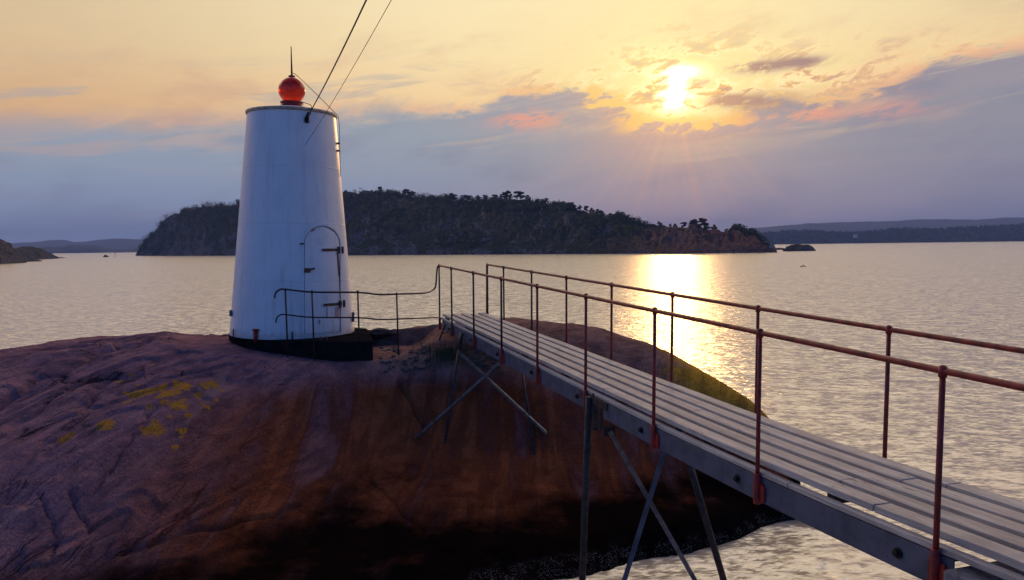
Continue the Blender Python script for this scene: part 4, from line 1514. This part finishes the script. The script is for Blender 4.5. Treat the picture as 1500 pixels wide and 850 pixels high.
def tree_mesh(kind, seed):
    r = np.random.default_rng(seed)
    h = 1.0
    tr_ = MB()
    blobs = []
    if kind == 'pine':          # Scots pine: bare leaning stem, flat clumpy top
        lean = r.uniform(-.12, .12)
        top_ = Vector((lean, r.uniform(-.05, .05), 0.92))
        tr_.tube([(0, 0, -0.08), (lean * .3, 0, .4), (lean * .8, 0, .7), top_], [.035, .028, .02, .008], 7)
        for k in range(13):
            z_ = r.uniform(0.22, 0.95); an = r.uniform(0, 6.28); ln = r.uniform(.10, .34) * (1.25 - z_ * .6)
            p_ = Vector((lean * z_ + math.cos(an) * ln, math.sin(an) * ln, z_ + .04))
            tr_.tube([(lean * z_, 0, z_ - .06), p_], [.012, .004], 5)
            blobs.append((p_.x, p_.y, p_.z, r.uniform(.12, .20), r.uniform(.12, .20), r.uniform(.08, .13)))
        blobs.append((top_.x, top_.y, .95, .13, .13, .08))
    elif kind == 'spruce':
        tr_.tube([(0, 0, -0.08), (0, 0, 1.0)], [.03, .004], 7)
        for k in range(10):
            z_ = 0.14 + k * 0.088
            w_ = 0.25 * (1.05 - z_)
            for q_ in range(3):
                an = r.uniform(0, 6.28)
                blobs.append((math.cos(an) * w_ * .55, math.sin(an) * w_ * .55, z_, w_ * .62, w_ * .62, .05))
    else:                        # broad-leaved, rounded
        tr_.tube([(0, 0, -0.1), (0.02, 0, .35), (0.05, .02, .75)], [.035, .028, .008], 7)
        for k in range(11):
            an = r.uniform(0, 6.28); ln = r.uniform(.05, .30); z_ = r.uniform(.38, .92)
            ln *= 1.1 - abs(z_ - .6)
            p_ = (math.cos(an) * ln, math.sin(an) * ln, z_)
            tr_.tube([(0.02, 0, max(.2, z_ - .25)), p_], [.012, .004], 5)
            blobs.append((*p_, r.uniform(.10, .18), r.uniform(.10, .18), r.uniform(.08, .14)))
    V, Fq = leaf_cloud(blobs, 90, 0.05, r)
    return tr_, V, Fq


PROTO = {}
for kind, cnt in (('pine', 4), ('spruce', 2), ('leafy', 3)):
    for k in range(cnt):
        PROTO[(kind, k)] = None
NAMES = {'pine': 'pine_tree', 'spruce': 'spruce_tree', 'leafy': 'leafy_tree'}
LEAF = {'pine': M_pine, 'spruce': M_pine, 'leafy': M_birch}


def plant(kind, k, loc, h, label, group=None, wide=1.0):
    root = empty(NAMES[kind], loc)
    pr = PROTO[(kind, k)]
    if pr is None:
        tr_, V, Fq = tree_mesh(kind, k * 13 + len(kind))
        t_ = tr_.build('trunk', M_bark, root)
        c_ = np_mesh('crown', V, Fq, LEAF[kind], smooth=False)
        c_.parent = root
        PROTO[(kind, k)] = (t_, c_)
    else:
        for s_ in pr:
            c = s_.copy(); COL.objects.link(c); c.parent = root
    root.scale = (h * wide, h * wide, h)
    root.rotation_euler = (0, 0, random.uniform(0, 6.28))
    return tag(root, label, 'tree', group)


ICX = np.array([c[0] for c in ISLE_CREST]); ICY = np.array([c[1] for c in ISLE_CREST])
IROW = int(np.argmin(np.abs(Iv - 1.0)))


def crest_at(px):
    j = int(np.clip(round((px - 198) / 1.0), 0, IV.shape[1] - 1))
    return Vector(IV[IROW, j])


def grove(kind, k, px, hpx, label, group=None, wide=1.0, dy=0):
    q_ = crest_at(px)
    h = hpx / F * q_.y
    plant(kind, k, (q_.x, q_.y + dy, q_.z - h * 0.26), h * 1.26, label, group, wide)


grove('pine', 0, 556, 6.5, 'single small pine on the bare hilltop just right of the tower', None, 1.3)
grove('pine', 1, 1018, 13, 'broad pine, left one of the clump on the low right end of the island', None, 1.5)
grove('pine', 2, 1031, 15, 'tallest pine in the clump on the low right end of the island', None, 1.2)
grove('pine', 3, 1045, 9, 'short pine, right one of the clump on the low right end of the island', None, 1.0)
grove('pine', 0, 1001, 8, 'small pine on the left edge of the clump at the island end', None, 1.3)
grove('leafy', 0, 967, 9, 'round light green tree by itself left of the pine clump on the island', None, 0.9)
grove('leafy', 1, 908, 14, 'bushy light green tree where the island ridge drops to the right', None, 1.1)
grove('pine', 2, 348, 6, 'small pine on the ridge beside the left edge of the tower', None, 1.2)
MAIN = 'pines along the island ridge'
MLAB = 'dark pine among others along the wooded island ridge'
for px_, hp in ((592, 7), (597, 9), (604, 6.5), (607, 8), (655, 8), (662, 9), (668, 8), (676, 6), (690, 7), (711, 7), (724, 7), (742, 10), (748, 9), (757, 11), (763, 10), (800, 7), (826, 8), (834, 8), (838, 9), (860, 8), (868, 8), (876, 9), (884, 7), (735, 7), (683, 8), (701, 6), (774, 7), (786, 6), (813, 6), (848, 7)):
    grove('pine', random.randrange(4), px_, hp * random.uniform(.9, 1.1), MLAB, MAIN, random.uniform(1.0, 1.5), random.uniform(-6, 3))
LL = 'low leafy trees on the right slope of the island'
for px_, hp in ((880, 9), (893, 10), (900, 9), (915, 10), (921, 8), (955, 6), (935, 6), (1082, 5), (1095, 5), (1060, 5), (980, 5), (1072, 5)):
    grove('leafy', random.randrange(3), px_, hp, 'low leafy tree on the descending right slope of the island', LL, 1.2, random.uniform(-5, 2))

# scrub and woodland covering the slopes
r = np.random.default_rng(5)
blobs, blobs2 = [], []
nrow, ncol = IV.shape[:2]
for _ in range(5200):
    i = int(r.integers(6, IROW + 4)); j = int(r.integers(8, ncol - 8))
    v = Iv[i]; px_ = 198 + j
    q_ = IV[i, j]
    keepn = math.sin(q_[0] * .09 + 1) * math.sin(q_[1] * .11 + q_[0] * .05) + 0.9 * mnoise.noise(Vector((q_[0] * .05, q_[1] * .05, q_[2] * .05)))
    thr = -0.05 - 0.95 * (v - 0.45)
    if px_ > 940: thr += 0.45 + (0.8 if v < .6 else 0)
    elif px_ > 820 and v < .35: thr += 0.4
    if keepn < thr: continue
    s_ = r.uniform(0.7, 2.0) * (1.2 if v > .6 else 0.9) * (q_[1] / 430)
    (blobs2 if (px_ > 800 and r.random() < .35) or r.random() < .08 else blobs).append((q_[0], q_[1], q_[2] + s_ * .55, s_ * 1.15, s_ * 1.1, s_ * .85))
V, Fq = leaf_cloud(blobs, 46, 0.33, r)
tag(np_mesh('woodland', V, Fq, M_bush, False), kind='stuff')
V, Fq = leaf_cloud(blobs2, 34, 0.42, r)
tag(np_mesh('woodland', V, Fq, M_birch, False), kind='stuff')

# forest on the far right headland
blobs = []
nrow, ncol = WV.shape[:2]
WROW = int(np.argmin(np.abs(Wv - 1.0)))
for _ in range(2600):
    i = int(r.integers(4, WROW + 3)); j = int(r.integers(2, ncol - 2))
    q_ = WV[i, j]
    s_ = r.uniform(1.6, 4.2)
    blobs.append((q_[0], q_[1], q_[2] + s_ * .5, s_ * 1.0, s_ * 1.0, s_ * r.uniform(.7, 1.3)))
V, Fq = leaf_cloud(blobs, 16, 1.5, r)
tag(np_mesh('woodland', V, Fq, M_pine, False), kind='stuff')

# ------------------------------------------------------------------ small far things
def house(px_, py_, Y_, w_, h_, label, wallm, roofm):
    q_ = at(px_, py_, Y_)
    e = empty('house', q_)
    m_ = MB(); m_.box((0, 0, h_ * .3), (w_, w_ * .7, h_ * 1.4)); m_.build('wall', wallm, e)
    m_ = MB()
    a, b, hh = w_ * .54, w_ * .40, h_
    m_._add([(-a, -b, hh), (a, -b, hh), (a, b, hh), (-a, b, hh), (-a, 0, hh + w_ * .35), (a, 0, hh + w_ * .35)], [(0, 1, 5, 4), (2, 3, 4, 5), (0, 4, 3), (1, 2, 5), (3, 2, 1, 0)])
    m_.build('roof', roofm, e)
    return tag(e, label, 'house')


M_hw = plain('pale_house_wall', (0.36, 0.35, 0.35), 0.8, 0, 0.1, 1)
M_hr = plain('grey_roof', (0.16, 0.13, 0.13), 0.8, 0, 0.2, 1)
house(1253, 347.5, 1440, 6.5, 3.6, 'pale house among dark trees on the far right shore', M_hw, M_hr)

M_hull = plain('dark_hull', (0.03, 0.028, 0.03), 0.5)
bt = empty('small_boat', at(155, 375.8, H * F / 8.8))
bt.location.z = 0
hm = MB()
prof = []
for k in range(9):
    f_ = k / 8 * 2 - 1
    hw = 0.95 * (1 - abs(f_) ** 2.5)
    y_ = f_ * 2.6
    sheer = 0.55 + 0.25 * f_ * f_
    prof.append([(-hw, y_, sheer), (-hw * .8, y_, 0.1), (0, y_, -0.25), (hw * .8, y_, 0.1), (hw, y_, sheer), (0, y_, sheer - .05), (-hw, y_, sheer)])
hm.grid(prof, True)
hm.build('hull', M_hull, bt)
cm = MB(); cm.box((0, 0.2, 0.95), (1.1, 1.6, 1.0)); cm.build('cabin', M_hull, bt, 0.08)
bt.rotation_euler = (0, 0, 1.2)
tag(bt, 'tiny dark boat far out on the water left of the island', 'boat')
st = MB()
st.tube([(0, 0, -1), (0, 0, 2.4)], 0.11, 8); st.tube([(0, 0, 2.4), (0, 0, 3.2)], [0.28, 0.05], 8); st.tube([(0, 0, -.5), (0, 0, .3)], .35, 10)
so = st.build('sea_mark', M_dark)
so.location = at(168.5, 376, H * F / 9.0); so.location.z = 0
tag(so, 'slender dark sea mark pole standing in the water beside the tiny boat', 'sea mark')
for k, (px_, py_) in enumerate(((1174, 391), (1179, 390.6))):
    d = ray(px_, py_); q_ = Vector((0, 0, H)) + d * (-H / d.z)
    m_ = MB()
    m_.ico((0, 0, 0.05), 0.18, 2, 0, (1.3, .6, .55), k)
    m_.tube([(0.2, 0, .12), (0.24, 0, .20)], [.06, .045], 8)
    m_.ico((0.26, 0, 0.22), 0.065, 2, 0, (1.3, .9, .9), k)
    m_.tube([(0.31, 0, .215), (0.40, 0, .20)], [.03, .008], 6)
    o = m_.build('sea_bird', M_dark); o.location = q_ ; o.rotation_euler = (0, 0, k * 2.0)
    tag(o, ('dark sea bird on the water, the left of the pair off the right islet', 'dark sea bird on the water, the right of the pair off the right islet')[k], 'bird')

# ------------------------------------------------------------------ haze
def haze():
    m = bpy.data.materials.new('haze_air')
    m.use_nodes = True
    nt = m.node_tree
    nt.nodes.remove(nt.nodes['Principled BSDF'])
    v = nt.nodes.new('ShaderNodeVolumePrincipled')
    v.inputs['Color'].default_value = (0.36, 0.52, 1.0, 1)
    v.inputs['Density'].default_value = HAZE
    v.inputs['Anisotropy'].default_value = 0.0
    nt.links.new(v.outputs[0], nt.nodes['Material Output'].inputs['Volume'])
    b = MB()
    b.box((0, (S - 700) / 2, 70), (2 * S + 200, S + 900, 150))
    o = b.build('haze', m)
    tag(o, kind='stuff')


HAZE = 0.00023
haze()

# ------------------------------------------------------------------ render settings
vs = scene.view_settings
vs.view_transform = 'Standard'
vs.look = 'None'
vs.exposure = 0.08
vs.gamma = 1.0
vs.use_curve_mapping = False
cy = scene.cycles
cy.use_denoising = True
try:
    cy.denoiser = 'OPENIMAGEDENOISE'
except Exception:
    pass
cy.max_bounces = 6
cy.diffuse_bounces = 3
cy.glossy_bounces = 3
cy.transmission_bounces = 4
cy.volume_bounces = 0
cy.transparent_max_bounces = 8
cy.sample_clamp_direct = 12.0
cy.sample_clamp_indirect = 4.0
cy.use_adaptive_sampling = True
